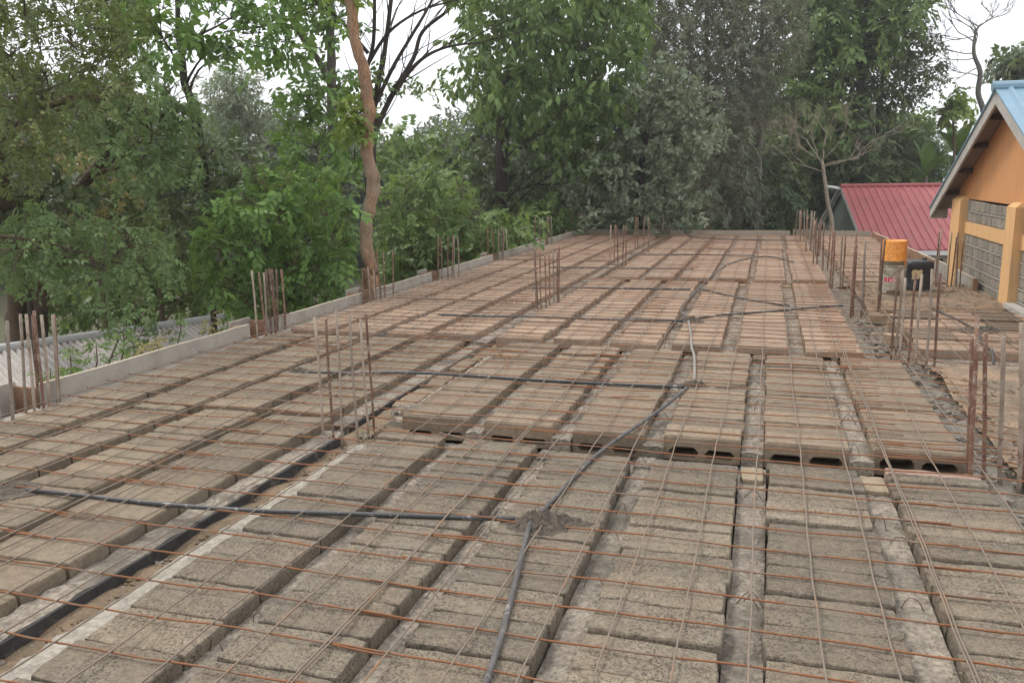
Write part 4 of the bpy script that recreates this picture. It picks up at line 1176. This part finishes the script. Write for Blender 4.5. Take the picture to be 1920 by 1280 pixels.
BARK = {'brown': mat_rough('brown_bark', (.17, .115, .075), (.10, .07, .05), 9, 60, bdist=.03, bstr=1.0, grain=(1, 1, .22), fstr=.85),
        'grey': mat_rough('grey_bark', (.20, .175, .145), (.12, .105, .09), 9, 60, bdist=.03, bstr=1.0, grain=(1, 1, .22), fstr=.85),
        'dark': mat_rough('dark_bark', (.075, .06, .048), (.045, .037, .03), 9, 60, bdist=.03, bstr=1.0, grain=(1, 1, .22), fstr=.85),
        'red': mat_rough('reddish_peeling_bark', (.43, .25, .14), (.25, .155, .10), 7, 60, bdist=.035, bstr=1.0, grain=(1, 1, .3), fstr=.9, extra=(.31, .25, .18), ex=(.47, .6, .85), escale=3),
        'pale': mat_rough('pale_dead_bark', (.33, .27, .20), (.23, .185, .14), 9, 60)}
LEAFM = {}
def leafm(name, d, l, tr=.28, rough=.5, spec=.35):
    if name not in LEAFM: LEAFM[name] = mat_leaf(name, d, l, tr, rough, spec)
    return LEAFM[name]
leafm('leaf_bright', (.052, .100, .030), (.26, .41, .11), .30, .45, .2)
leafm('leaf_mid', (.050, .088, .034), (.245, .345, .11), .30, .45, .2)
leafm('leaf_dark', (.038, .060, .030), (.175, .225, .098), .24, .45, .2)
leafm('leaf_olive', (.054, .078, .030), (.205, .255, .085), .28, .5, .2)
leafm('leaf_greygreen', (.062, .084, .052), (.32, .37, .245), .2, .5, .2)
leafm('leaf_needle', (.090, .100, .064), (.245, .265, .170), .2, .6, .2)
leafm('leaf_pinnate', (.062, .105, .044), (.245, .345, .135), .30, .45, .2)
leafm('leaf_fresh', (.085, .140, .034), (.31, .41, .095), .32, .45, .2)
leafm('leaf_yellow', (.14, .14, .055), (.43, .38, .17), .3, .5, .2)
leafm('leaf_far', (.075, .100, .060), (.20, .24, .135), .2, .6, .2)

GZ = -3.2
def tree(name, label, cat, D, outlines, kind, leaf, size, cov=5.5, r_px=(34, 60), spacing=1.05, trunk=None, bark='brown', depth=None, seed=0, limbs=True, droop=.25, mean=.45, group=None, extra=None, twig=.012, layers=2, shell=.6, flat=1.0):
    """trunk: [(px, py, radius_m[, dD])] from the bottom up; outlines: photo outlines of the crown at distance D"""
    rs = random.Random(seed); rn = np.random.default_rng(seed)
    cl = []
    for oi, poly in enumerate(outlines):
        for ly in range(layers):
            for (x, y, r) in clumps_in(poly, r_px, spacing, rs):
                dd = (depth or D*.10)*(rs.uniform(-1, 1) if layers == 1 else (ly/(layers-1)*2-1)*.75+rs.uniform(-.35, .35))
                c = W(x, y, D+dd); rm = r/FOC*(D+dd)
                cl.append((c, np.array([rm, rm, rm*flat*rs.uniform(.7, 1.0)]), rs.gauss(0, .20)))
    base = W(trunk[0][0], trunk[0][1], D+(trunk[0][3] if len(trunk[0]) > 3 else 0)) if trunk else np.mean([c[0] for c in cl], axis=0)
    root = thing(name, label, cat, (base[0], base[1], GZ), group=group)
    off = -np.array([base[0], base[1], GZ])
    b = MB(); nodes = []
    if trunk:
        pts = [W(t[0], t[1], D+(t[3] if len(t) > 3 else 0)) for t in trunk]; rd = [t[2] for t in trunk]
        if pts[0][2] > GZ+.3:
            pts = [np.array([pts[0][0], pts[0][1], GZ-.1])]+pts; rd = [rd[0]*1.25]+rd
        sp = smooth_path(pts, 4); m = len(sp)
        ri = np.interp(np.linspace(0, len(rd)-1, m), range(len(rd)), rd)
        ri = [r*(.76 if bark == 'red' else 1)*(1+.06*sin(i*2.1+seed)+rs.uniform(-.05, .05)) for i, r in enumerate(ri)]
        b.tube([p+off+np.array([rs.gauss(0, .012), rs.gauss(0, .012), 0]) for p in sp], ri, 12)
        nodes = list(zip(sp, ri))
    else:
        top = np.mean([c[0] for c in cl], axis=0)
        pts = [np.array([base[0]+.0, base[1], GZ-.1]), np.array([base[0], base[1], (GZ+top[2])/2]), top]
        b.tube([p+off for p in pts], [.07, .05, .02], 7); nodes = [(p, .04) for p in smooth_path(pts, 4)]
    if limbs:
        for (c, r, _) in cl:
            cand = [q for q in nodes if q[0][2] < c[2]+.1] or nodes[:1]
            a = min(cand, key=lambda q: np.linalg.norm(q[0]-c)+1.2*max(0, .5*np.linalg.norm((q[0]-c)[:2])-(c[2]-q[0][2])))
            L = np.linalg.norm(a[0]-c)
            r0 = min(a[1]*.55, max(twig, .012*L+twig*.6))
            lp = limb_pts(a[0], c, rs)
            b.tube([p+off for p in lp], list(np.linspace(r0, twig*.4, len(lp))), 5)
            nodes += [(p, r0*.8) for p in lp[1:-1:2]]
            for _ in range(3):
                e = c+np.array([rs.gauss(0, .6), rs.gauss(0, .6), rs.gauss(.1, .5)])*r
                lq = limb_pts(lp[3], e, rs, 3)
                b.tube([p+off for p in lq], list(np.linspace(twig*.6, twig*.25, 4)), 4)
    if extra: extra(b, off, rs, nodes)
    b.build('trunk', BARK[bark], root, True)
    V, F, S = foliage(kind, cl, size, cov, rn, droop=droop, mean=mean, shell=shell)
    link('crown', tri_mesh('crown', V+off, F, S, LEAFM[leaf]), root)
    return root

# ---- far wood, one mass
rs = random.Random(90); rn = np.random.default_rng(90)
cl = []
for _ in range(520):
    px = rs.uniform(-150, 1700); D = rs.uniform(42, 56)
    top = np.interp(px, [-150, 200, 330, 470, 640, 720, 850, 1000, 1200, 1450, 1600, 1700], [150, 180, 240, 230, 230, 262, 258, 180, 200, 200, 225, 270])
    py = rs.uniform(top, 470); c = W(px, py, D); r = rs.uniform(1.1, 2.1)
    cl.append((c, np.array([r, r, r*.8]), rs.gauss(0, .1)))
V, F, S = foliage('broad', cl, .62, 9, rn, mean=.4)
tag(link('far_woodland', tri_mesh('far_woodland', V, F, S, LEAFM['leaf_far'])), 'distant mass of dark green trees behind the site', 'woodland', kind='stuff')

# ---- left side
tree('overhanging_tree', 'olive-green feathery tree overhanging the upper left corner', 'tree', 11, [[(-70, -70), (230, -70), (235, 40), (250, 140), (200, 215), (110, 240), (60, 300), (-70, 330)]], 'pinnate', 'leaf_olive', .27, 4.6, (36, 64), .95,
     [(28, 640, .18, 7.5), (30, 560, .17, 7), (20, 420, .13, 4), (-20, 250, .10, 1), (-40, 60, .07, 0)], 'brown', 1.4, 1,
     extra=lambda b, off, rs, nd: b.tube([p+off for p in smooth_path([W(-30, 190, 10.4), W(40, 196, 10.3), W(100, 197, 10.2), W(140, 180, 10.2), W(190, 186, 10.1)])], list(np.linspace(.05, .012, 21)), 6), mean=.5)
tree('feathery_tree', 'grey-green tree with drooping feathery leaves left of the dark trunk', 'tree', 13, [[(150, 120), (290, 125), (365, 180), (385, 260), (330, 320), (210, 320), (140, 260)]], 'pinnate', 'leaf_pinnate', .36, 4.0, (32, 58), 1.0,
     [(75, 640, .19, 5.5), (72, 560, .18, 5), (100, 430, .12, 3), (190, 300, .07, 1), (240, 200, .04)], 'brown', 1.2, 2, droop=.7)
tree('dark_trunk_tree', 'tree with dark slim trunk and bright leaves across the upper left', 'tree', 14.5, [[(175, -70), (560, -70), (600, 30), (560, 90), (470, 125), (390, 80), (320, 100), (250, 85), (190, 40)]], 'broad', 'leaf_bright', .36, 3.2, (26, 48), 1.25,
     [(394, 480, .11, 6), (390, 420, .10, 4), (378, 290, .08, 1), (365, 210, .07), (345, 140, .055), (335, 60, .04), (330, -30, .03)], 'dark', 1.6, 3, mean=.4, layers=2)
tree('leafy_tree', 'dense dark green tree low at the foot of the slim dark trunk', 'tree', 15.5, [[(290, 300), (400, 270), (480, 300), (470, 380), (380, 430), (300, 400)]], 'broad', 'leaf_dark', .33, 5, (28, 48), 1.0, None, 'dark', 1.2, 4)
tree('feathery_bush', 'feathery green bush hanging over the corrugated roof at lower left', 'bush', 11.5, [[(-70, 430), (110, 400), (250, 430), (340, 470), (345, 515), (240, 525), (100, 515), (-70, 525)]], 'pinnate', 'leaf_pinnate', .29, 3.6, (26, 48), 1.0, [(60, 600, .06, 7), (70, 520, .05, 5), (110, 480, .035, 1)], 'brown', 1.2, 5, droop=.6, mean=.5,
     extra=lambda b, off, rs, nd: b.tube([p+off for p in smooth_path([W(-30, 440, 10.6), W(40, 447, 10.5), W(120, 464, 10.4), W(200, 500, 10.5)])], list(np.linspace(.022, .008, 16)), 6))
tree('shade_shrub', 'very dark glossy shrub at the left frame edge', 'shrub', 15, [[(-70, 310), (70, 295), (140, 330), (150, 400), (60, 430), (-70, 430)]], 'broad', 'leaf_dark', .36, 5, (34, 56), 1.0, None, 'dark', 1.0, 6, mean=.3)
tree('yellowish_shrub', 'yellowish dry-looking shrub above the dark shrub at left', 'shrub', 17.5, [[(70, 255), (200, 270), (235, 330), (225, 400), (150, 410), (110, 330)]], 'small', 'leaf_yellow', .34, 5, (26, 44), 1.0, None, 'brown', 1.0, 7)
tree('olive_shrub', 'olive shrub with reddish tints between the dark shrub and bright bush', 'shrub', 18, [[(190, 340), (300, 330), (320, 420), (400, 440), (400, 520), (300, 500), (190, 470)]], 'small', 'leaf_olive', .38, 5.5, (28, 46), 1.0, None, 'brown', 1.2, 8)
tree('pale_tree', 'pale slender tree seen against the sky left of the vine-clad trunk', 'tree', 30, [[(405, 150), (430, 130), (470, 160), (490, 220), (480, 290), (400, 290), (395, 210)]], 'fine', 'leaf_greygreen', .7, 6, (16, 28), .95, [(440, 420, .12), (438, 300, .1), (436, 150, .03)], 'grey', 1.0, 9, mean=.6)
tree('glossy_bush', 'big bright glossy-leaved bush in front of the reddish trunk', 'bush', 12.8, [[(385, 450), (420, 395), (480, 350), (560, 325), (630, 340), (652, 380), (655, 480), (640, 530), (600, 575), (540, 600), (440, 580), (400, 520)]], 'broad', 'leaf_bright', .27, 4.6, (24, 48), 1.0, None, 'brown', 1.3, 10, mean=.30, layers=3, shell=.75)
tree('vine_clad_tree', 'slim tree wrapped in bright green climbing leaves left of the reddish trunk', 'tree', 15.5, [[(535, 165), (620, 130), (668, 160), (672, 330), (600, 350), (540, 330), (520, 240)], [(520, -70), (660, -70), (650, 60), (600, 90), (560, 40)]], 'broad', 'leaf_bright', .34, 3.6, (24, 44), 1.08,
     [(630, 480, .10), (628, 330, .095), (624, 228, .09), (622, 140, .08), (619, 40, .07), (617, -60, .05)], 'grey', 1.1, 11, mean=.45,
     extra=lambda b, off, rs, nd: (b.tube([p+off for p in smooth_path([W(623, 165, 15.5), W(595, 110, 15.3), (W(560, 60, 15.2)), W(532, -20, 15.1)])], list(np.linspace(.065, .03, 16)), 7), b.tube([p+off for p in smooth_path([W(560, 60, 15.2), W(530, 45, 15.0), W(490, 50, 14.9), W(420, 60, 14.8)])], list(np.linspace(.03, .012, 16)), 6)))

# main reddish trunk and the forked tree beside it
def red_extra(b, off, rs, nd):
    b.tube([p+off for p in smooth_path([W(696, 355, 11.8), W(706, 345, 11.75), W(712, 332, 11.7)])], [.03]*3+[.015]*8, 6)
tree('reddish_tree', 'tall leaning tree with bare reddish peeling trunk', 'tree', 11.8, [[(640, 190), (690, 200), (682, 240), (640, 250)], [(610, -90), (700, -90), (690, -30), (620, -20)]], 'broad', 'leaf_fresh', .26, 3.0, (12, 22), 1.1,
     [(697, 560, .135), (694, 500, .125), (686, 440, .115), (690, 395, .11), (700, 345, .128), (690, 300, .106), (688, 245, .106), (691, 200, .11), (685, 150, .106), (670, 90, .098), (659, 30, .09), (650, -40, .08)], 'red', .25, 12, layers=1, extra=red_extra, limbs=True)
def fork(b, off, rs, nd):
    def br(pts, r0, r1, n=6):
        sp = smooth_path([W(x, y, d) for x, y, d in pts]); b.tube([p+off for p in sp], list(np.linspace(r0, r1, len(sp))), n)
        for k in range(2, len(sp)-1, 2):
            for _ in range(1):
                p = sp[k]; dirn = sp[min(k+1, len(sp)-1)]-sp[k-1]; dirn = dirn/np.linalg.norm(dirn)
                e = p+dirn*rs.uniform(.4, 1.1)+np.array([rs.gauss(0, .4), rs.gauss(0, .4), rs.uniform(0, .5)])
                lq = limb_pts(p, e, rs, 4); b.tube([q+off for q in lq], list(np.linspace(max(.007, r0*.22), .004, 5)), 4)
    br([(700, 255, 15.2), (722, 205, 15.3), (748, 160, 15.3), (790, 112, 15.2), (840, 88, 15), (905, 80, 14.8)], .06, .015)
    br([(735, 175, 15.3), (775, 110, 15.4), (792, 60, 15.5), (840, 20, 15.5), (890, -30, 15.5)], .045, .02)
    br([(694, 270, 15.2), (706, 170, 15.1), (722, 90, 15.0), (738, -40, 15)], .06, .035)
    br([(700, 205, 15.1), (735, 130, 15), (770, 70, 14.9), (800, 20, 14.8), (830, -40, 14.8)], .04, .018)
    br([(680, 150, 15.1), (700, 80, 15.1), (702, -40, 15)], .045, .03)
    br([(690, 120, 15.1), (730, 60, 15), (790, 20, 14.9), (860, 0, 14.8)], .035, .012)
    br([(690, 100, 15.1), (640, 40, 15.2), (600, 10, 15.2), (560, -10, 15.2)], .035, .012)
tree('forked_tree', 'forked tree with many thin dark bare branches against the white sky', 'tree', 15.2, [[(690, 140), (760, 150), (830, 150), (800, 175), (720, 172)], [(800, -80), (920, -80), (900, 10), (840, -5)]], 'broad', 'leaf_mid', .28, 1.5, (12, 22), 1.5,
     [(690, 480, .085), (692, 380, .08), (696, 300, .075), (702, 250, .065), (712, 220, .05)], 'dark', .5, 13, extra=fork, limbs=False, layers=1, mean=.5)
tree('feathery_shrub', 'rounded green feathery bush right of the reddish trunk', 'bush', 18.5, [[(715, 400), (735, 350), (800, 305), (860, 330), (890, 400), (905, 455), (850, 490), (760, 520), (712, 470)]], 'pinnate', 'leaf_mid', .40, 4.2, (22, 42), 1.0, None, 'brown', 1.2, 14, droop=.5, mean=.45, layers=3)
tree('low_shrub', 'low mid-green shrub along the board right of the reddish trunk', 'shrub', 17.5, [[(715, 480), (800, 440), (900, 420), (990, 420), (1000, 445), (860, 500), (740, 540)]], 'broad', 'leaf_mid', .36, 5.5, (24, 40), .95, None, 'brown', .9, 15, mean=.4)
tree('background_shrub', 'dull green shrub under the sky gap right of the reddish trunk', 'shrub', 24, [[(700, 255), (770, 250), (850, 250), (880, 310), (820, 330), (720, 340)]], 'broad', 'leaf_mid', .48, 5, (24, 40), 1.0, None, 'brown', 1.2, 16, mean=.4)

# ---- middle
tree('tall_dark_tree', 'tall dark broad-leaved tree in the middle reaching the top edge', 'tree', 24, [[(860, 150), (880, 90), (905, 55), (890, -70), (1200, -70), (1180, 40), (1170, 170), (1140, 230), (1110, 320), (1050, 300), (1000, 240), (940, 205), (880, 190)]], 'droop', 'leaf_mid', .48, 6.2, (36, 64), .92,
     [(938, 450, .2), (940, 340, .18), (942, 220, .16), (960, 110, .13), (985, 0, .1)], 'dark', 2.2, 17, droop=.5, mean=.38, layers=3)
tree('twiggy_dark_tree', 'dark twiggy undergrowth tree below the tall dark tree', 'tree', 25.5, [[(860, 270), (930, 230), (1030, 300), (1090, 350), (1090, 430), (900, 440), (880, 350)]], 'broad', 'leaf_dark', .5, 5, (32, 52), 1.0,
     [(900, 450, .09), (925, 380, .07), (990, 350, .05), (1050, 345, .03)], 'dark', 1.6, 18, mean=.3)
tree('grey_green_tree', 'round grey-green small-leaved tree in the middle distance', 'tree', 23.5, [[(1175, 190), (1215, 140), (1255, 130), (1300, 170), (1318, 240), (1305, 330), (1290, 425), (1090, 430), (1085, 350), (1130, 290), (1165, 260)]], 'small', 'leaf_greygreen', .52, 6.5, (30, 52), .92,
     [(1200, 450, .14), (1205, 300, .1), (1220, 220, .05)], 'dark', 1.8, 19, mean=.48, layers=3)
tree('low_green_shrub', 'low green shrub behind the left board near its far corner', 'shrub', 23, [[(930, 400), (1000, 385), (1080, 400), (1075, 440), (960, 455)]], 'pinnate', 'leaf_mid', .5, 5, (18, 30), .95, None, 'brown', .8, 20)
def conif(b, off, rs, nd):
    for i in range(3, len(nd), 1):
        p, r = nd[i]
        for _ in range(1):
            a = rs.uniform(0, 2*pi); L = rs.uniform(.8, 2.0)
            e = p+np.array([cos(a)*L, sin(a)*L, rs.uniform(.1, 1.0)]); lq = limb_pts(p, e, rs, 3)
            b.tube([q+off for q in lq], list(np.linspace(.022, .006, 4)), 4)
for i, (tp, poly, lab, D) in enumerate((([(1232, 440), (1233, 250), (1236, 60), (1240, -60)], [(1185, -70), (1275, -70), (1285, 120), (1260, 200), (1200, 190), (1190, 80)], 'thin grey feathery conifer just right of the tall dark tree', 31),
        ([(1318, 440), (1322, 330), (1326, 200), (1325, 60), (1322, -60)], [(1280, -70), (1375, -70), (1385, 120), (1370, 260), (1375, 380), (1310, 400), (1300, 250), (1285, 130)], 'grey feathery conifer with a visible brown trunk', 30),
        ([(1420, 440), (1424, 250), (1428, 60), (1430, -60)], [(1370, -70), (1475, -70), (1480, 60), (1450, 170), (1420, 260), (1410, 400), (1365, 400), (1370, 200)], 'broad grey conifer left of the tall leafy tree at right', 32))):
    tree('conifer', lab, 'conifer', D, [poly], 'fine', 'leaf_needle', .66, 9, (28, 44), .85, [(x, y, (.24, .17, .12, .06, .04)[k] if i == 1 else (.15, .11, .07, .04)[k]) for k, (x, y) in enumerate(tp)], 'brown' if i == 1 else 'grey', 1.8, 40+i, extra=conif, droop=.4, mean=.42, group='grey conifers in the middle', layers=2)
tree('dark_understory_tree', 'very dark understory tree filling the shade left of the bare pale tree', 'tree', 33.5, [[(1290, 300), (1400, 280), (1480, 290), (1480, 440), (1290, 440)]], 'broad', 'leaf_dark', .6, 5.5, (28, 44), .95, None, 'dark', 1.2, 46, mean=.28)

# ---- right
tree('tall_leafy_tree', 'tall broad tree with yellowish tips at right beside the open sky', 'tree', 39.5, [[(1480, -70), (1715, -70), (1720, 20), (1690, 70), (1620, 110), (1560, 120), (1500, 100), (1475, 30)], [(1420, 190), (1460, 120), (1560, 130), (1600, 200), (1560, 260), (1500, 270), (1430, 240)]], 'broad', 'leaf_mid', .70, 5.5, (32, 56), .93,
     [(1605, 440, .22), (1603, 330, .2), (1606, 220, .17), (1618, 110, .13), (1625, 0, .09)], 'dark', 2.4, 50, mean=.42, layers=3)
tree('spreading_tree', 'dark spreading tree with flat feathery sprays jutting into the white sky', 'tree', 41, [[(1600, 90), (1690, 40), (1730, 85), (1750, 120), (1745, 150), (1715, 190), (1640, 212), (1590, 190)], [(1680, -70), (1715, -70), (1712, 10), (1685, 20)]], 'pinnate', 'leaf_dark', .8, 5, (26, 44), .95,
     [(1640, 440, .16), (1640, 300, .14), (1650, 200, .1), (1660, 100, .06)], 'dark', 2.0, 51, mean=.45, flat=.75, layers=3)
tree('shade_tree', 'dark leafy tree behind the bare pale tree', 'tree', 39.5, [[(1440, 270), (1520, 250), (1630, 270), (1660, 330), (1640, 350), (1590, 350), (1560, 430), (1470, 440), (1430, 350)]], 'broad', 'leaf_dark', .56, 5.5, (28, 46), .95, None, 'dark', 1.5, 52, mean=.38)
for i, (poly, lf, kd, lab, D) in enumerate((([(1640, 240), (1690, 205), (1735, 225), (1730, 280), (1650, 300)], 'leaf_mid', 'broad', 'rounded bush above the red roof, left one against the sky', 46), ([(1680, 270), (1750, 240), (1790, 265), (1800, 350), (1690, 350)], 'leaf_pinnate', 'pinnate', 'feathery bush above the red roof next to the yellow gable', 44), ([(1590, 290), (1660, 280), (1700, 310), (1700, 350), (1590, 350)], 'leaf_mid', 'pinnate', 'green bush directly above the red roof ridge, left end', 42))):
    tree('roofside_bush', lab, 'bush', D, [poly], kd, lf, .75, 5, (20, 34), .95, None, 'brown', 1.5, 60+i, group='bushes behind the red roof', mean=.45)
tree('corner_tree', 'dark tree at the upper right corner above the blue roof', 'tree', 45, [[(1865, 120), (1890, 100), (1990, 95), (1990, 150), (1900, 155), (1875, 140)]], 'broad', 'leaf_dark', .8, 5, (16, 26), .9, [(1960, 300, .2), (1950, 180, .15), (1940, 120, .08)], 'dark', 1.5, 65, mean=.4)
tree('slender_tree', 'slender young tree with a tuft of leaves before the white sky', 'tree', 40, [[(1762, 200), (1785, 176), (1812, 195), (1818, 215), (1775, 218)]], 'broad', 'leaf_fresh', .7, 3.0, (10, 16), 1.0, [(1788, 300, .05), (1788, 240, .045), (1787, 205, .03)], 'brown', .5, 66, mean=.5, layers=1)

def bare(name, label, D, trunk, levels, spread, seed, L0, bark='pale', lean=(0, 0, 0), r0=.05, nb=4):
    rs = random.Random(seed)
    pts = [W(x, y, D) for x, y, _ in trunk]; base = pts[0]
    root = thing(name, label, 'bare tree', (base[0], base[1], GZ)); off = -np.array([base[0], base[1], GZ])
    b = MB(); rd = [r for _, _, r in trunk]
    pts = [np.array([base[0], base[1], GZ-.1])]+pts; rd = [rd[0]*1.2]+rd
    sp = smooth_path(pts, 4); b.tube([p+off for p in sp], list(np.interp(np.linspace(0, len(rd)-1, len(sp)), range(len(rd)), rd)), 8)
    b.build('trunk', BARK[bark], root, True)
    bb = MB()
    def grow(p, d, L, r, lv):
        d = d/np.linalg.norm(d); n = 4; q = [p]
        for i in range(n):
            d = d+np.array([rs.gauss(0, .14), rs.gauss(0, .14), rs.gauss(.05, .1)]); d = d/np.linalg.norm(d); q.append(q[-1]+d*L/n)
        bb.tube([x+off for x in q], list(np.linspace(r, r*.55, n+1)), 5 if r > .01 else 3)
        if lv == 0: return
        for k in range(rs.choice((2, 3, 3))):
            t = q[rs.randrange(2, n+1)]; e = d+np.array([rs.gauss(0, spread), rs.gauss(0, spread), rs.gauss(.12, spread*.7)])
            grow(t, e, L*rs.uniform(.55, .82), r*.68, lv-1)
    return root, sp, bb, grow, rs
root, sp, bb, grow, rs = bare('bare_tree', 'pale leafless branching tree left of the red roof', 26, [(1560, 440, .06), (1552, 380, .055), (1544, 320, .048), (1541, 300, .044)], 4, .5, 70, 1.2)
for (dx, dz, L) in ((-1.5, .35, 1.25), (-1.3, .6, 1.2), (-.9, 1.0, 1.1), (-.35, 1.2, 1.2), (.25, 1.25, 1.1), (.9, 1.0, 1.2), (1.45, .7, 1.4), (1.5, .45, 1.0)):
    grow(sp[-1]-np.array([0, 0, rs.uniform(0, .35)]), RIGHT*dx+np.array([0, 0, dz])+_fw*rs.uniform(-.5, .5), L*.78, .017, 4)
bb.build('branches', BARK['pale'], root, True)
root, sp, bb, grow, rs = bare('bare_tree', 'tall leafless grey tree against the sky beside the blue roof', 42, [(1848, 300, .12), (1845, 215, .12), (1834, 175, .11), (1838, 135, .10), (1826, 100, .08), (1830, 60, .05), (1840, 45, .03)], 4, .4, 71, 1.6, 'grey')
for k, (dx, dz, L) in zip((-3, -5, -7, -9, -10, -12, -14, -4, -2, -6, -8), ((-1.2, .25, 2.0), (-1.2, .5, 1.8), (-1.2, .3, 1.9), (-1.0, -.2, 1.7), (-1.2, -.1, 1.7), (-1.1, -.3, 1.6), (-1, .2, 1.3), (.8, .6, .9), (1.0, .4, .9), (-1, -.25, 1.8), (.5, .8, .8))):
    grow(sp[k], RIGHT*dx+np.array([0, 0, dz])+_fw*rs.uniform(-.4, .4), L*.8, .028, 4)
bb.build('branches', BARK['grey'], root, True)

# banana plants
M['banana'] = mat_leaf('banana_leaf', (.09, .17, .04), (.16, .27, .07), .35, .4)
def banana(label, px, py, D, leaves, size, seed):
    rs = random.Random(seed); c = W(px, py, D)
    root = thing('banana_plant', label, 'banana plant', (c[0], c[1], GZ), group='banana plants behind the red roof')
    b = MB(); h = c[2]-GZ
    b.tube([(0, 0, 0), (0, 0, h*.5), (.05, 0, h)], [.11, .09, .06], 8); b.build('stem', BARK['grey'], root, True)
    for k in range(leaves):
        a = 2*pi*k/leaves+rs.uniform(-.4, .4); L = size*rs.uniform(.8, 1.15); el = rs.uniform(.75, 1.4)
        vs, fs = [], []; n = 12; p = np.array([0, 0, h-.1]); d = np.array([cos(a)*cos(el), sin(a)*cos(el), sin(el)])
        side = np.array([-sin(a), cos(a), 0])
        for i in range(n+1):
            t = i/n; w = L*.13*(sin(pi*min(1, t*1.02))**.6 if t > .08 else .08)*(1-.2*rs.random())
            vs += [p+side*w+np.array([0, 0, .12*w]), p, p-side*w+np.array([0, 0, .12*w])]
            p = p+d*L/n; d = d+np.array([0, 0, -.11]); d = d/np.linalg.norm(d)
        for i in range(n): fs += [(i*3, i*3+1, i*3+4, i*3+3), (i*3+1, i*3+2, i*3+5, i*3+4)]
        m2 = MB(); m2.add(vs, fs); me = m2.mesh('leaf', M['banana'], True)
        at = me.attributes.new('lc', 'FLOAT', 'POINT'); at.data.foreach_set('value', [rs.random()]*len(vs))
        link('leaf', me, root)
banana('large banana plant just left of the blue-roofed gable', 1795, 290, 41, 9, 1.9, 1)
banana('banana plant with upright leaves among the bushes over the red roof', 1698, 262, 43, 7, 1.5, 2)
banana('low banana plant above the right end of the red roof', 1735, 330, 40, 8, 1.6, 3)
banana('small banana plant behind the corrugated roof by the glossy bush', 362, 568, 19, 6, 1.5, 4)

# weeds between the left board and the shed roof
M['weed'] = mat_leaf('weed_leaf', (.08, .14, .035), (.22, .32, .09), .35, .5)
M['weed_yellow'] = mat_leaf('yellowing_weed_leaf', (.22, .20, .06), (.46, .40, .16), .35, .5)
for i, (px, ptop, pbot, D, lf, lab) in enumerate(((340, 582, 660, 9.6, 'weed', 'tall green weed standing against the corrugated roof'), (395, 590, 650, 10.2, 'weed_yellow', 'yellowing weed near the far end of the corrugated roof'), (290, 630, 680, 8.9, 'weed_yellow', 'yellow-leaved weed in the middle of the corrugated roof'), (232, 610, 700, 8.6, 'weed', 'sprawling weed left of the yellow-leaved weed'), (262, 640, 690, 8.7, 'weed_yellow', 'low pale weed beside the long grey board'), (130, 650, 740, 8.0, 'weed', 'leafy weed right of the leftmost bars'), (95, 690, 760, 7.6, 'weed', 'broad weed just behind the leftmost bars'), (425, 600, 640, 10.6, 'weed', 'small weed at the foot of the glossy bush'), (180, 640, 715, 8.3, 'weed', 'dark weed sprawling on the near corrugated sheets'))):
    rs = random.Random(200+i); rn = np.random.default_rng(200+i)
    top, bot = W(px, ptop, D), W(px+rs.uniform(-12, 12), pbot, D)
    root = thing('weed', lab, 'weed', (bot[0], bot[1], GZ), group='weeds behind the left board'); off = -np.array([bot[0], bot[1], GZ])
    b = MB(); b.tube([np.array([bot[0], bot[1], GZ])+off, bot+off, (top+bot)/2+off+np.array([.03, 0, 0]), top+off], [.012, .01, .007, .003], 5); b.build('stem', BARK['brown'], root)
    n = 26; t = rn.random(n); p = bot+(top-bot)*t[:, None]+rn.normal(size=(n, 3))*np.array([.02, .02, .01]); wd = (1.15-t)*(.24 if 'sprawl' in lab or 'broad' in lab or 'dark' in lab else .09)
    a = rn.random(n)*2*pi; f = np.stack([np.cos(a), np.sin(a), rn.normal(0, .3, n)], 1); p = p+f*wd[:, None]*rn.random((n, 1))
    V, F, S = scatter('broad', p, f, np.tile([0, 0, 1.0], (n, 1))+rn.normal(size=(n, 3))*.3, rn.uniform(.07, .13, n), rn.random(n))
    link('foliage', tri_mesh('foliage', V+off, F, S, M[lf]), root)
# leafy branch hanging in front of the shed roof
tree('hanging_branch_bush', 'thin leafy branch drooping over the middle of the corrugated roof', 'bush', 10.2, [[(190, 575), (280, 590), (290, 650), (240, 660), (200, 620)]], 'pinnate', 'leaf_pinnate', .26, .8, (16, 28), 1.6, [(170, 760, .02), (200, 690, .015), (230, 620, .008)], 'brown', .4, 80, droop=.8, mean=.4, layers=1)
tree('lower_bush', 'dense green bush behind the ridge of the corrugated roof', 'bush', 19, [[(60, 560), (170, 520), (300, 520), (420, 500), (440, 560), (300, 575), (60, 600)]], 'broad', 'leaf_mid', .36, 5.5, (28, 46), .95, None, 'brown', 1.0, 81, mean=.38)
# ---- light haze over the whole place
hz_m = bpy.data.materials.new('haze'); hz_m.use_nodes = True; hn = hz_m.node_tree; hn.nodes.clear()
ho = hn.nodes.new('ShaderNodeOutputMaterial'); hv = hn.nodes.new('ShaderNodeVolumePrincipled')
hv.inputs['Color'].default_value = (.93, .95, .97, 1); hv.inputs['Density'].default_value = HAZE; hv.inputs['Anisotropy'].default_value = .3
hn.links.new(hv.outputs[0], ho.inputs['Volume'])
b = MB(); b.box(-320, 320, -80, 520, -4.6, 22); tag(b.build('haze', hz_m), 'pale thin haze in the air over the site', 'haze', kind='stuff')

nt_ = sum(len(m.loop_triangles) if m.loop_triangles else sum(len(p.vertices)-2 for p in m.polygons) for m in bpy.data.meshes)
print('all triangles', nt_, 'leaf triangles', TRI[0], 'objects', len(bpy.data.objects))
